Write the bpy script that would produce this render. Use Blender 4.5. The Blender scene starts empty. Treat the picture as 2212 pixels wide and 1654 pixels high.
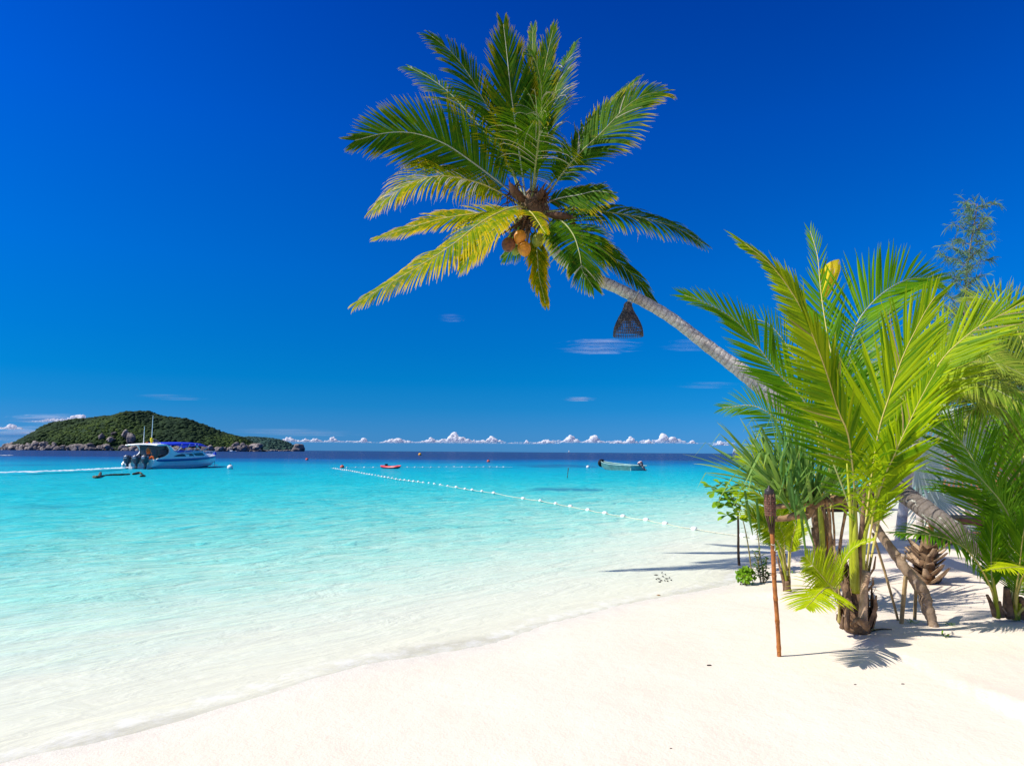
import bpy, bmesh, math, random
import numpy as np
from mathutils import Vector, Matrix, noise
random.seed(7)
PI = math.pi
sc = bpy.context.scene
COL = sc.collection
V3 = Vector

# ------------------------------------------------------------------ camera
CZ = 1.75
FPX, WPX, HPX = 1495.0, 2212.0, 1654.0
PITCH = math.atan((976 - 827) / FPX)
ROLL = math.radians(0.40)
F_ = V3((0, math.cos(PITCH), math.sin(PITCH)))
R0 = V3((1, 0, 0)); U0 = V3((0, -math.sin(PITCH), math.cos(PITCH)))
R_ = R0 * math.cos(ROLL) + U0 * math.sin(ROLL)
U_ = U0 * math.cos(ROLL) - R0 * math.sin(ROLL)
CAM = V3((0, 0, CZ))
cd = bpy.data.cameras.new('camera'); cam = bpy.data.objects.new('camera', cd); COL.objects.link(cam)
cd.sensor_fit = 'HORIZONTAL'; cd.sensor_width = 36; cd.lens = FPX / WPX * 36
cd.clip_start = 0.05; cd.clip_end = 200000
m = Matrix(((R_.x, U_.x, -F_.x, 0), (R_.y, U_.y, -F_.y, 0), (R_.z, U_.z, -F_.z, CZ), (0, 0, 0, 1)))
cam.matrix_world = m
sc.camera = cam

def ray(px, py):
    return F_ + R_ * ((px - 1106) / FPX) - U_ * ((py - 827) / FPX)
def P(px, py, d):
    return CAM + ray(px, py) * d
def W(px, py, z=0.0):
    r = ray(px, py); return CAM + r * ((z - CZ) / r.z)

# ------------------------------------------------------------------ terrain
_sh = [W(*q) for q in [(0, 1652), (430, 1545), (850, 1428), (1300, 1322), (1560, 1262), (1640, 1205), (1700, 1180), (1830, 1150), (1950, 1106), (1990, 1080)]]
SHORE = [(-300, -260), (-40, -32), (-8, -1.2)] + [(p.x, p.y) for p in _sh] + [(46, 58), (130, 105), (600, 240)]
SH = np.array(SHORE)
def sdist(x, y):
    x = np.asarray(x, float); y = np.asarray(y, float)
    best = np.full(x.shape, 1e18); sg = np.zeros(x.shape)
    for i in range(len(SH) - 1):
        ax, ay = SH[i]; bx, by = SH[i + 1]
        dx, dy = bx - ax, by - ay; L2 = dx * dx + dy * dy
        t = np.clip(((x - ax) * dx + (y - ay) * dy) / L2, 0, 1)
        qx = ax + t * dx; qy = ay + t * dy
        d2 = (x - qx) ** 2 + (y - qy) ** 2
        c = dx * (y - ay) - dy * (x - ax)
        mk = d2 < best
        best = np.where(mk, d2, best); sg = np.where(mk, np.where(c > 0, 1, -1), sg)
    return np.sqrt(best) * sg
DS = [0, 1, 2.5, 6, 12, 25, 50, 100, 150, 300, 2000]
DD = [0, .035, .11, .36, 1.0, 2.2, 4, 8, 14, 30, 60]
def hash_noise(x, y, s, seed=0):
    # smooth value noise, vectorised
    x = np.asarray(x) * s + seed * 17.3; y = np.asarray(y) * s - seed * 9.1
    xi = np.floor(x); yi = np.floor(y); fx = x - xi; fy = y - yi
    fx = fx * fx * (3 - 2 * fx); fy = fy * fy * (3 - 2 * fy)
    def h(a, b):
        v = np.sin(a * 127.1 + b * 311.7 + seed * 3.7) * 43758.5453
        return v - np.floor(v)
    return (h(xi, yi) * (1 - fx) + h(xi + 1, yi) * fx) * (1 - fy) + (h(xi, yi + 1) * (1 - fx) + h(xi + 1, yi + 1) * fx) * fy - .5
MOUNDS = []
def terrain(x, y):
    x = np.asarray(x, float); y = np.asarray(y, float)
    s = sdist(x, y)
    sw = s + hash_noise(x, y, .9, 1) * .35 + hash_noise(x, y, 3.1, 2) * .08
    dep = np.interp(np.maximum(sw, 0), DS, DD)
    l = np.maximum(-sw, 0)
    land = .30 * (1 - np.exp(-l / 3.6)) + .004 * np.minimum(l, 60)
    k = np.clip(l / 2.5, 0, 1)
    und = (hash_noise(x, y, .7, 3) * .10 + hash_noise(x, y, 1.9, 4) * .045 + hash_noise(x, y, 5, 5) * .012) * k
    z = np.where(sw > 0, -dep, land + und * np.where((x > 3.0), 1.0, .35))
    for mx, my, mr, mh in MOUNDS:
        z = z + mh * np.exp(-((x - mx) ** 2 + (y - my) ** 2) / (mr * mr))
    return z
def tz(x, y): return float(terrain(np.array([x]), np.array([y]))[0])
def G(px, py):
    r = ray(px, py); z = 0.2
    for _ in range(14):
        d = (z - CZ) / r.z; p = CAM + r * d; z = z * .4 + .6 * tz(p.x, p.y)
    return V3((p.x, p.y, z))
for q, r_, h_ in [((1850, 1362), .5, .05), ((1960, 1352), .35, .05), ((2165, 1345), .6, .05), ((1700, 1285), .4, .04), ((2003, 1262), .5, .03)]:
    g_ = G(*q); MOUNDS.append((g_.x, g_.y, r_, h_))

# ------------------------------------------------------------------ object helpers
def tag(o, label=None, cat=None, group=None, kind=None):
    if label: o['label'] = label
    if cat: o['category'] = cat
    if group: o['group'] = group
    if kind: o['kind'] = kind
    return o
def thing(name, loc, label, cat, group=None, rz=0):
    o = bpy.data.objects.new(name, None); COL.objects.link(o)
    o.location = loc; o.rotation_euler.z = rz; o.empty_display_size = .1
    return tag(o, label, cat, group)
def wloc(o):
    l = V3((0, 0, 0))
    while o is not None: l = l + o.location; o = o.parent
    return l
class MB:
    def __init__(self): self.v = []; self.f = []; self.a = []; self.mi = []
    def add(self, vs, fs, at=(0, 0, 0), mi=0):
        n = len(self.v)
        self.v += [tuple(p) for p in vs]
        self.a += (list(at) if (len(at) and isinstance(at[0], (tuple, list))) else [tuple(at)] * len(vs))
        self.f += [tuple(n + i for i in f) for f in fs]; self.mi += [mi] * len(fs)
    def build(self, name, mats, parent=None, smooth=True, local=False, label=None, loc=None):
        me = bpy.data.meshes.new(name)
        off = V3((0, 0, 0))
        if parent is not None and not local: off = wloc(parent)
        if loc is not None: off = V3(loc)
        vv = np.array(self.v, dtype=np.float64) - np.array(off)
        me.from_pydata(vv.tolist(), [], self.f)
        at = me.attributes.new('lv', 'FLOAT_VECTOR', 'POINT')
        at.data.foreach_set('vector', np.array(self.a, dtype=np.float32).ravel())
        if not isinstance(mats, (list, tuple)): mats = [mats]
        for mm in mats: me.materials.append(mm)
        me.polygons.foreach_set('material_index', self.mi)
        me.polygons.foreach_set('use_smooth', [smooth] * len(self.f))
        me.update()
        o = bpy.data.objects.new(name, me); COL.objects.link(o)
        if parent is not None: o.parent = parent
        if loc is not None: o.location = loc
        if label: o['label'] = label
        return o
    # shapes
    def tube(self, pts, rads, n=8, at=None, mi=0, cap=True, flat=1.0, up=None):
        pts = [V3(p) for p in pts]; k = len(pts)
        if not isinstance(rads, (list, tuple)): rads = [rads] * k
        vs = []; ats = []; L = 0.0; prev = None
        rnd = random.random()
        for i, p in enumerate(pts):
            t = (pts[min(i + 1, k - 1)] - pts[max(i - 1, 0)])
            t = t.normalized() if t.length > 1e-9 else V3((0, 0, 1))
            if prev is None:
                a = V3(up) if up else (V3((0, 0, 1)) if abs(t.z) < .9 else V3((1, 0, 0)))
            else: a = prev
            a = (a - t * a.dot(t))
            a = a.normalized() if a.length > 1e-6 else t.orthogonal().normalized()
            prev = a; b = t.cross(a)
            if i: L += (p - pts[i - 1]).length
            for j in range(n):
                th = 2 * PI * j / n
                vs.append(p + (a * math.cos(th) * flat + b * math.sin(th)) * rads[i])
                ats.append((rnd, L, j / n) if at is None else at)
        fs = []
        for i in range(k - 1):
            for j in range(n):
                fs.append((i * n + j, i * n + (j + 1) % n, (i + 1) * n + (j + 1) % n, (i + 1) * n + j))
        if cap:
            fs.append(tuple(range(n - 1, -1, -1))); fs.append(tuple((k - 1) * n + j for j in range(n)))
        self.add(vs, fs, ats, mi)
    def box(self, c, s, rot=None, at=(0, 0, 0), mi=0, bev=0.0):
        c = V3(c); hx, hy, hz = s[0] / 2, s[1] / 2, s[2] / 2
        vs = []
        if bev <= 0:
            vs = [V3((x, y, z)) for x in (-hx, hx) for y in (-hy, hy) for z in (-hz, hz)]
            fs = [(0, 1, 3, 2), (4, 6, 7, 5), (0, 4, 5, 1), (2, 3, 7, 6), (0, 2, 6, 4), (1, 5, 7, 3)]
        else:
            bm = bmesh.new(); bmesh.ops.create_cube(bm, size=1)
            for w in bm.verts: w.co = V3((w.co.x * s[0], w.co.y * s[1], w.co.z * s[2]))
            bmesh.ops.bevel(bm, geom=list(bm.edges), offset=bev, segments=2, affect='EDGES', profile=.6)
            bm.verts.index_update(); vs = [w.co.copy() for w in bm.verts]; fs = [tuple(w.index for w in f.verts) for f in bm.faces]; bm.free()
        if rot is not None: vs = [rot @ p for p in vs]
        self.add([c + p for p in vs], fs, at, mi)
    def ico(self, c, r, sub=2, jit=0.0, fr=1.0, scale=(1, 1, 1), rot=None, at=(0, 0, 0), mi=0, seed=0.0):
        vs, fs = icodata(sub); c = V3(c); out = []
        for p in vs:
            q = p.copy()
            if jit: q = q * (1 + jit * noise.noise(p * fr + V3((seed, seed * 1.7, -seed))) * 1.6)
            q = V3((q.x * scale[0], q.y * scale[1], q.z * scale[2])) * r
            if rot is not None: q = rot @ q
            out.append(c + q)
        self.add(out, fs, at, mi)
    def prism(self, poly, ext, at=(0, 0, 0), mi=0):
        # poly: list of 3D points (planar); ext: extrusion vector, centred
        e = V3(ext) / 2; n = len(poly)
        vs = [V3(p) - e for p in poly] + [V3(p) + e for p in poly]
        fs = [tuple(range(n - 1, -1, -1)), tuple(range(n, 2 * n))]
        for i in range(n): fs.append((i, (i + 1) % n, n + (i + 1) % n, n + i))
        self.add(vs, fs, at, mi)
    def lathe(self, prof, n=16, c=(0, 0, 0), at=(0, 0, 0), mi=0, rot=None):
        c = V3(c); vs = []
        for r, z in prof:
            for j in range(n):
                q = V3((r * math.cos(2 * PI * j / n), r * math.sin(2 * PI * j / n), z))
                vs.append(c + (rot @ q if rot is not None else q))
        k = len(prof); fs = []
        for i in range(k - 1):
            for j in range(n): fs.append((i * n + j, i * n + (j + 1) % n, (i + 1) * n + (j + 1) % n, (i + 1) * n + j))
        if prof[0][0] > 1e-5: fs.append(tuple(range(n - 1, -1, -1)))
        if prof[-1][0] > 1e-5: fs.append(tuple((k - 1) * n + j for j in range(n)))
        self.add(vs, fs, at, mi)
_ico = {}
def icodata(sub):
    if sub not in _ico:
        bm = bmesh.new(); bmesh.ops.create_icosphere(bm, subdivisions=sub, radius=1); bm.verts.index_update()
        _ico[sub] = ([w.co.copy() for w in bm.verts], [tuple(w.index for w in f.verts) for f in bm.faces]); bm.free()
    return _ico[sub]
def catmull(pts, n):
    pts = [V3(p) for p in pts]
    if len(pts) == 2: return [pts[0].lerp(pts[1], i / n) for i in range(n + 1)]
    Q = [pts[0] * 2 - pts[1]] + pts + [pts[-1] * 2 - pts[-2]]
    dense = []
    for i in range(1, len(Q) - 2):
        p0, p1, p2, p3 = Q[i - 1], Q[i], Q[i + 1], Q[i + 2]
        for k in range(24):
            t = k / 24
            dense.append(.5 * ((2 * p1) + (p2 - p0) * t + (2 * p0 - 5 * p1 + 4 * p2 - p3) * t * t + (3 * p1 - p0 - 3 * p2 + p3) * t ** 3))
    dense.append(pts[-1])
    cum = [0.0]
    for i in range(1, len(dense)): cum.append(cum[-1] + (dense[i] - dense[i - 1]).length)
    out = []; j = 0
    for i in range(n + 1):
        t = cum[-1] * i / n
        while j < len(cum) - 2 and cum[j + 1] < t: j += 1
        a = (t - cum[j]) / max(1e-9, cum[j + 1] - cum[j]); out.append(dense[j].lerp(dense[j + 1], min(1, a)))
    return out

# ------------------------------------------------------------------ materials
def s2l(r, g, b):
    f = lambda c: (c / 255 / 12.92) if c / 255 <= .04045 else ((c / 255 + .055) / 1.055) ** 2.4
    return (f(r), f(g), f(b), 1)
class NT:
    def __init__(self, name):
        self.m = bpy.data.materials.new(name); self.m.use_nodes = True
        self.t = self.m.node_tree; self.t.nodes.clear()
        self.out = self.n('ShaderNodeOutputMaterial')
    def n(self, typ, **kw):
        o = self.t.nodes.new(typ)
        for k, v in kw.items(): setattr(o, k, v)
        return o
    def l(self, a, b): self.t.links.new(a, b)
    def setin(self, node, name, val):
        if hasattr(val, 'is_linked') or isinstance(val, bpy.types.NodeSocket): self.l(val, node.inputs[name])
        else: node.inputs[name].default_value = val
    def math(self, op, a, b=0.0, clamp=False):
        o = self.n('ShaderNodeMath', operation=op, use_clamp=clamp)
        self.setin(o, 0, a); self.setin(o, 1, b); return o.outputs[0]
    def mix(self, fac, a, b, blend='MIX'):
        o = self.n('ShaderNodeMix', data_type='RGBA', blend_type=blend)
        self.setin(o, 0, fac); self.setin(o, 6, a); self.setin(o, 7, b); return o.outputs[2]
    def ramp(self, fac, stops, interp='LINEAR'):
        o = self.n('ShaderNodeValToRGB'); o.color_ramp.interpolation = interp
        e = o.color_ramp.elements
        while len(e) < len(stops): e.new(.5)
        for i, (p, c) in enumerate(stops):
            e[i].position = p; e[i].color = c if len(c) == 4 else (*c, 1)
        self.setin(o, 0, fac); return o.outputs[0]
    def noise(self, scale, detail=4, rough=.55, vec=None, dist=0.0):
        o = self.n('ShaderNodeTexNoise'); o.inputs['Scale'].default_value = scale
        o.inputs['Detail'].default_value = detail; o.inputs['Roughness'].default_value = rough; o.inputs['Distortion'].default_value = dist
        if vec is not None: self.l(vec, o.inputs['Vector'])
        return o.outputs[0]
    def obj(self): return self.n('ShaderNodeTexCoord').outputs['Object']
    def pos(self): return self.n('ShaderNodeNewGeometry').outputs['Position']
    def attr(self, name='lv'):
        a = self.n('ShaderNodeAttribute', attribute_name=name); s = self.n('ShaderNodeSeparateXYZ')
        self.l(a.outputs['Vector'], s.inputs[0]); return s.outputs
    def map(self, vec, scale=(1, 1, 1), rot=(0, 0, 0)):
        o = self.n('ShaderNodeMapping'); self.l(vec, o.inputs[0]); o.inputs['Scale'].default_value = scale; o.inputs['Rotation'].default_value = rot
        return o.outputs[0]
    def bump(self, h, strength=.5, dist=.02):
        o = self.n('ShaderNodeBump'); self.l(h, o.inputs['Height']); o.inputs['Strength'].default_value = strength; o.inputs['Distance'].default_value = dist
        return o.outputs[0]
    def pbsdf(self, col, rough=.6, spec=.4, metal=0.0, normal=None, **kw):
        o = self.n('ShaderNodeBsdfPrincipled'); self.setin(o, 'Base Color', col); self.setin(o, 'Roughness', rough)
        self.setin(o, 'Specular IOR Level', spec); self.setin(o, 'Metallic', metal)
        if normal is not None: self.l(normal, o.inputs['Normal'])
        for k, v in kw.items(): self.setin(o, k, v)
        return o.outputs[0]
    def mixs(self, fac, a, b):
        o = self.n('ShaderNodeMixShader'); self.setin(o, 0, fac); self.l(a, o.inputs[1]); self.l(b, o.inputs[2]); return o.outputs[0]
    def fin(self, sh): self.l(sh, self.out.inputs['Surface']); return self.m

def plain(name, c, rough=.5, spec=.4, var=.12, scale=6.0, bumpd=0.0, metal=0.0, dirt=None, **kw):
    t = NT(name); ob = t.obj()
    nz = t.noise(scale, 5, .6, ob)
    c2 = tuple(x * (1 - var * 1.6) for x in c[:3]) + (1,)
    c3 = tuple(min(1, x * (1 + var)) for x in c[:3]) + (1,)
    col = t.ramp(nz, [(.3, c2), (.7, c3)])
    if dirt: col = t.mix(t.ramp(t.noise(scale * .6, 6, .7, ob), [(.52, (0, 0, 0)), (.68, (1, 1, 1))]), col, dirt)
    nr = t.bump(t.noise(scale * 5, 4, .6, ob), .6, bumpd) if bumpd else None
    return t.fin(t.pbsdf(col, rough, spec, metal, nr, **kw))

def leafmat(name, green, light, yellow, ystart=.75, yamt=.8, trans=.35, rough=.42, dry=None, mottle=0.0, tcol=None, spec=.14):
    t = NT(name); a = t.attr()
    base = t.mix(a[0], green, light)
    if mottle:
        nz = t.noise(14, 4, .6, t.obj())
        base = t.mix(t.math('MULTIPLY', t.ramp(nz, [(.52, (0, 0, 0)), (.66, (1, 1, 1))]), mottle), base, yellow)
    yf = t.math('MULTIPLY', t.ramp(a[1], [(ystart, (0, 0, 0)), (1, (1, 1, 1))]), yamt, True)
    col = t.mix(yf, base, yellow)
    if dry: col = t.mix(t.ramp(a[2], [(.45, (0, 0, 0)), (.55, (1, 1, 1))]), col, dry)
    p = t.pbsdf(col, rough, spec)
    tr = t.n('ShaderNodeBsdfTranslucent'); t.l(t.mix(.6, col, tcol) if tcol else col, tr.inputs[0])
    return t.fin(t.mixs(trans, p, tr.outputs[0]))

M = {}
M['crown'] = leafmat('palm_leaf', (.010, .060, .003, 1), (.075, .18, .004, 1), (.70, .50, .008, 1), .74, .85, .24, .5, dry=(.56, .48, .34, 1), mottle=.12, tcol=(.17, .34, .003, 1), spec=.05)
M['crown_y'] = leafmat('palm_leaf_yellowing', (.075, .175, .003, 1), (.30, .33, .004, 1), (.92, .55, .006, 1), .48, .90, .30, .5, dry=(.62, .54, .40, 1), mottle=.55, tcol=(.44, .42, .004, 1), spec=.05)
M['young'] = leafmat('young_palm_leaf', (.06, .20, .002, 1), (.46, .58, .003, 1), (.62, .50, .04, 1), .90, .6, .42, .46, dry=(.42, .30, .14, 1), tcol=(.50, .64, .003, 1))
M['lime'] = leafmat('lime_palm_leaf', (.30, .44, .004, 1), (.50, .60, .006, 1), (.70, .62, .04, 1), .80, .5, .42, .48, tcol=(.6, .66, .01, 1))
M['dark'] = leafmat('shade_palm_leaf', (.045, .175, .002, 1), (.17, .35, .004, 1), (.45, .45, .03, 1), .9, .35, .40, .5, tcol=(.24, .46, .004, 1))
M['back'] = leafmat('back_palm_leaf', (.13, .24, .02, 1), (.36, .44, .05, 1), (.55, .48, .08, 1), .7, .6, .40, .4, tcol=(.4, .5, .03, 1))
M['silver'] = leafmat('silver_fan_leaf', (.44, .56, .50, 1), (.62, .70, .65, 1), (.5, .52, .42, 1), .9, .3, .28, .5)
M['pandan'] = leafmat('pandanus_leaf', (.075, .20, .05, 1), (.25, .40, .09, 1), (.5, .46, .06, 1), .85, .6, .36, .36, tcol=(.28, .46, .03, 1))
M['shrub'] = leafmat('fleshy_leaf', (.10, .26, .010, 1), (.26, .44, .02, 1), (.4, .45, .05, 1), .9, .3, .35, .35)
M['shrub_d'] = leafmat('fleshy_leaf_dark', (.035, .11, .012, 1), (.10, .22, .02, 1), (.3, .35, .05, 1), .9, .3, .3, .35)
M['needle'] = leafmat('casuarina_needle', (.10, .24, .15, 1), (.22, .34, .13, 1), (.4, .4, .15, 1), .8, .5, .45, .6)
M['rib_y'] = plain('yellow_midrib', (.58, .50, .13), .45, .4, .12, 8)
M['rib_g'] = plain('green_midrib', (.30, .33, .11), .45, .4, .15, 8)
M['rib_p'] = plain('pale_midrib', (.42, .45, .30), .45, .4, .15, 8)
M['petiole'] = plain('petiole_skin', (.42, .46, .02), .4, .45, .25, 3, dirt=(.20, .14, .05, 1))
M['sheath'] = plain('dry_leaf_sheath', (.24, .15, .085), .85, .15, .45, 14, .01, dirt=(.11, .07, .045, 1))
M['sheath_l'] = plain('dry_leaf_sheath_pale', (.46, .32, .20), .85, .15, .30, 14, .01, dirt=(.22, .13, .08, 1))
M['spathe'] = plain('flower_sheath_brown', (.12, .060, .030), .8, .2, .35, 10, .004)
M['coco'] = plain('coconut_husk_orange', (.72, .27, .02), .5, .35, .22, 9, .002, dirt=(.36, .13, .03, 1))
M['coco_d'] = plain('coconut_husk_brown', (.30, .11, .04), .55, .3, .35, 9, .002, dirt=(.09, .035, .03, 1))
M['coco_g'] = plain('coconut_husk_green', (.30, .32, .03), .5, .35, .2, 9)
M['branch'] = plain('pandanus_bark', (.30, .185, .095), .85, .2, .4, 16, .006)
M['stake'] = plain('bamboo_stake', (.36, .25, .11), .6, .3, .25, 10)
M['stake_d'] = plain('dark_stick', (.12, .075, .045), .8, .2, .4, 12, .002)
M['stalk'] = plain('shrub_stalk', (.26, .22, .07), .7, .3, .25, 12)
M['wood'] = plain('weathered_wood', (.22, .17, .14), .8, .2, .3, 9, .003)
M['wood_r'] = plain('red_brown_wood', (.26, .10, .055), .7, .25, .3, 9, .002)
M['white'] = plain('white_gelcoat', (.88, .88, .87), .22, .5, .03, 2)
M['white_pl'] = plain('white_float_plastic', (.78, .78, .76), .4, .4, .06, 5)
M['blue'] = plain('navy_stripe_paint', (.03, .10, .32), .3, .5, .06, 3)
M['canvas'] = plain('royal_blue_canvas', (.010, .045, .62), .75, .2, .12, 2)
M['glass'] = plain('tinted_boat_glass', (.02, .024, .028), .08, .6, .1, 2)
M['motor'] = plain('outboard_grey', (.040, .050, .075), .3, .5, .1, 3)
M['black'] = plain('black_rubber', (.015, .015, .017), .7, .3, .2, 6)
M['steel'] = plain('steel_tube', (.62, .63, .64), .3, .5, .05, 4, metal=.7)
M['orange'] = plain('orange_fabric', (.80, .15, .02), .7, .3, .1, 6)
M['yellow'] = plain('yellow_fabric', (.80, .62, .015), .7, .3, .1, 6)
M['red'] = plain('red_plastic', (.68, .045, .055), .35, .45, .08, 3)
M['redbuoy'] = plain('red_buoy_plastic', (.66, .10, .055), .45, .4, .15, 5)
M['obuoy'] = plain('orange_buoy_plastic', (.75, .36, .03), .45, .4, .15, 5)
M['rope'] = plain('pale_rope', (.62, .60, .46), .9, .2, .15, 20)
M['teal'] = plain('sea_green_hull_paint', (.085, .24, .22), .5, .4, .22, 1.6, dirt=(.06, .14, .12, 1))
M['teal_l'] = plain('pale_green_hull_paint', (.34, .52, .48), .5, .4, .15, 2.5)
M['skin'] = plain('skin', (.30, .16, .10), .6, .3, .08, 5)
M['cloth_d'] = plain('dark_clothing', (.02, .02, .025), .85, .2, .2, 6)
M['wicker'] = plain('dark_wicker', (.10, .085, .082), .8, .25, .4, 20)
M['tikiweave'] = plain('brown_woven_cane', (.185, .085, .055), .75, .25, .4, 30, .002)
M['tikimetal'] = plain('black_fuel_can', (.035, .028, .028), .45, .4, .25, 10)
M['roof'] = plain('mauve_roof_shingle', (.30, .22, .22), .85, .2, .3, 5, .01)
M['wallw'] = plain('bungalow_board', (.26, .11, .065), .8, .2, .25, 4)
M['litter'] = plain('dark_litter', (.05, .045, .04), .9, .1, .3, 20)
M['oleaf'] = plain('orange_leaf', (.70, .34, .03), .7, .2, .2, 20)
M['weedlog'] = plain('wet_driftwood', (.10, .075, .02), .6, .4, .5, 3)
t_flag = None

def trunkmat(name, pale, dark, lichen, ring=9.0, lich=.5, low_shade=None):
    t = NT(name); a = t.attr(); ob = t.obj()
    n1 = t.noise(5, 5, .6, ob); n2 = t.noise(26, 5, .65, ob); n3 = t.noise(2.2, 3, .5, ob)
    s = t.math('ADD', t.math('MULTIPLY', a[1], ring), t.math('MULTIPLY', n1, 1.7))
    fr = t.math('FRACT', s)
    rg = t.ramp(fr, [(0, (0, 0, 0)), (.10, (.15, .15, .15)), (.22, (1, 1, 1)), (.85, (.75, .75, .75)), (1, (0, 0, 0))])
    col = t.mix(t.math('MULTIPLY', t.ramp(n2, [(.38, (0, 0, 0)), (.68, (1, 1, 1))]), .6), pale, dark)
    col = t.mix(t.math('SUBTRACT', .45, t.math('MULTIPLY', rg, .45)), col, dark)
    col = t.mix(t.math('MULTIPLY', t.ramp(n3, [(.45, (0, 0, 0)), (.6, (1, 1, 1))]), .35), col, dark)
    if low_shade: col = t.mix(t.math('MULTIPLY', t.ramp(t.math('MULTIPLY', a[1], .1), [(.42, (0, 0, 0)), (.62, (1, 1, 1))]), .72), col, low_shade)  # lower bark browner, with the fronds' shade painted into its colour
    if lich: col = t.mix(t.math('MULTIPLY', t.ramp(t.noise(11, 4, .6, ob), [(.60, (0, 0, 0)), (.64, (1, 1, 1))]), lich), col, lichen)
    h = t.math('ADD', t.math('MULTIPLY', rg, .6), t.math('MULTIPLY', n2, .5))
    return t.fin(t.pbsdf(col, .85, .2, 0, t.bump(h, .8, .02)))
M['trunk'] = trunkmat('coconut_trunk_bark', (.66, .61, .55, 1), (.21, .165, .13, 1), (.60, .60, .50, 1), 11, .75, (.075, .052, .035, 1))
M['trunk_pale'] = trunkmat('pale_trunk_bark', (.62, .57, .52, 1), (.34, .27, .23, 1), (.6, .6, .55, 1), 4, .3)
M['log'] = trunkmat('leaning_tree_bark', (.40, .29, .19, 1), (.15, .10, .06, 1), (.5, .42, .34, 1), 3, .5)
M['bamboo'] = trunkmat('red_brown_bamboo', (.48, .18, .042, 1), (.20, .075, .03, 1), (.10, .05, .03, 1), 4.5, .5)

# ------------------------------------------------------------------ sand and sea bed (one sheet)
def polar_grid(r0, r1, nr, angs):
    rs = np.geomspace(r0, r1, nr); A = np.array(angs)
    RR, AA = np.meshgrid(rs, A, indexing='ij')
    return RR * np.sin(AA), RR * np.cos(AA), nr, len(A)
def grid_mesh(name, X, Y, Z, nr, na, mat, attrs, close=True, z0=None):
    v = np.stack([X.ravel(), Y.ravel(), Z.ravel()], 1)
    i = np.arange(nr - 1)[:, None]; j = np.arange(na)[None, :]
    j2 = (j + 1) % na
    if not close: j = j[:, :-1]; j2 = j2[:, :-1]
    f = np.stack([(i * na + j), (i * na + j2), ((i + 1) * na + j2), ((i + 1) * na + j)], -1).reshape(-1, 4)[:, ::-1]
    me = bpy.data.meshes.new(name); me.from_pydata(v.tolist(), [], f.tolist())
    for k, arr in attrs.items():
        at = me.attributes.new(k, 'FLOAT', 'POINT'); at.data.foreach_set('value', arr.ravel().astype(np.float32))
    me.materials.append(mat); me.polygons.foreach_set('use_smooth', [True] * len(f)); me.update()
    o = bpy.data.objects.new(name, me); COL.objects.link(o); tag(o, kind='structure'); return o
ANG = list(np.linspace(math.radians(-50), math.radians(50), 420)) + list(np.linspace(math.radians(50), math.radians(310), 90))[1:-1]
t = NT('beach_sand'); ps = t.pos()
n1 = t.noise(1.3, 4, .5, ps); n2 = t.noise(60, 4, .6, ps); n3 = t.noise(6, 5, .6, ps)
dry = t.ramp(n1, [(.3, (.775, .655, .528, 1)), (.7, (.81, .70, .570, 1))])
dry = t.mix(t.math('MULTIPLY', t.ramp(n2, [(.3, (1, 1, 1)), (.5, (0, 0, 0))]), .05), dry, (.50, .42, .33, 1))
wet = t.ramp(n3, [(.3, (.68, .63, .53, 1)), (.7, (.75, .70, .59, 1))])
ws = t.n('ShaderNodeAttribute', attribute_name='wet').outputs['Fac']
col = t.mix(ws, dry, wet)
h = t.math('ADD', t.math('MULTIPLY', n3, 1.0), t.math('MULTIPLY', n2, .28))
M['sand'] = t.fin(t.pbsdf(col, t.math('SUBTRACT', .95, t.math('MULTIPLY', ws, .35)), .2, 0, t.bump(h, .45, .03)))
X, Y, nr, na = polar_grid(.5, 400, 330, ANG)
Z = terrain(X, Y); S = sdist(X, Y)
wetv = np.clip((S + hash_noise(X, Y, .9, 1) * .35 + .55) / .5, 0, 1)
grid_mesh('beach', X, Y, Z, nr, na, M['sand'], {'wet': wetv})

# ------------------------------------------------------------------ sea
X, Y, nr, na = polar_grid(1.0, 90000, 430, ANG)
S = sdist(X, Y)
def smooth(a, b, x):
    u = np.clip((x - a) / (b - a), 0, 1); return u * u * (3 - 2 * u)
far = smooth(18, 75, Y)
SE = np.maximum(S, 0) * (1 - far) + np.maximum(Y, 1) * .80 * far
SE = SE * (1 + hash_noise(X, Y, .05, 8) * .20 + hash_noise(X * .5, Y, .02, 9) * .16) + hash_noise(X, Y, .35, 10) * 1.4 * np.clip(S / 6, 0, 1)
SE = np.maximum(SE, 0) * 1.16
reef = np.zeros_like(X)
for (px, py, wx, wy, k) in [(1215, 1057, 70, 5, .8), (1280, 1058, 26, 3, .8), (1195, 1006, 95, 3.2, .9), (1380, 1002, 70, 2.5, .7), (60, 1004, 70, 2.5, .5), (590, 1024, 70, 3.5, .35),
                            (700, 999, 120, 3, .45), (90, 1092, 90, 6, .35), (1480, 996, 60, 2.2, .8), (1000, 998, 80, 2.2, .5), (300, 992, 160, 2.5, .4), (1060, 1010, 60, 1.6, .3)]:
    c = W(px, py); d = c.y
    ex = wx / FPX * d; ey = abs(W(px, py - wy).y - d)
    rr = ((X - c.x) / ex) ** 2 + ((Y - c.y) / ey) ** 2
    reef = np.maximum(reef, k * np.clip(1.25 - rr - hash_noise(X, Y, 1.3 / max(.3, ex * .4), 11) * 1.6, 0, 1))
amp = np.clip(S / 9, 0, 1)
dist = np.hypot(X, Y)
Zw = (hash_noise(X * .8 + Y * .5, Y * 1.2 - X * .3, 1.1, 21) * .060 + hash_noise(X, Y, 2.6, 22) * .022 + hash_noise(X * .6, Y, .38, 23) * .10) * amp * np.clip(1.6 - dist / 70, 0, 1)
Zw += .012 * np.clip(1 - np.abs(S - .35 - hash_noise(X, Y, .6, 31) * .5) / .25, 0, 1)
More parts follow.
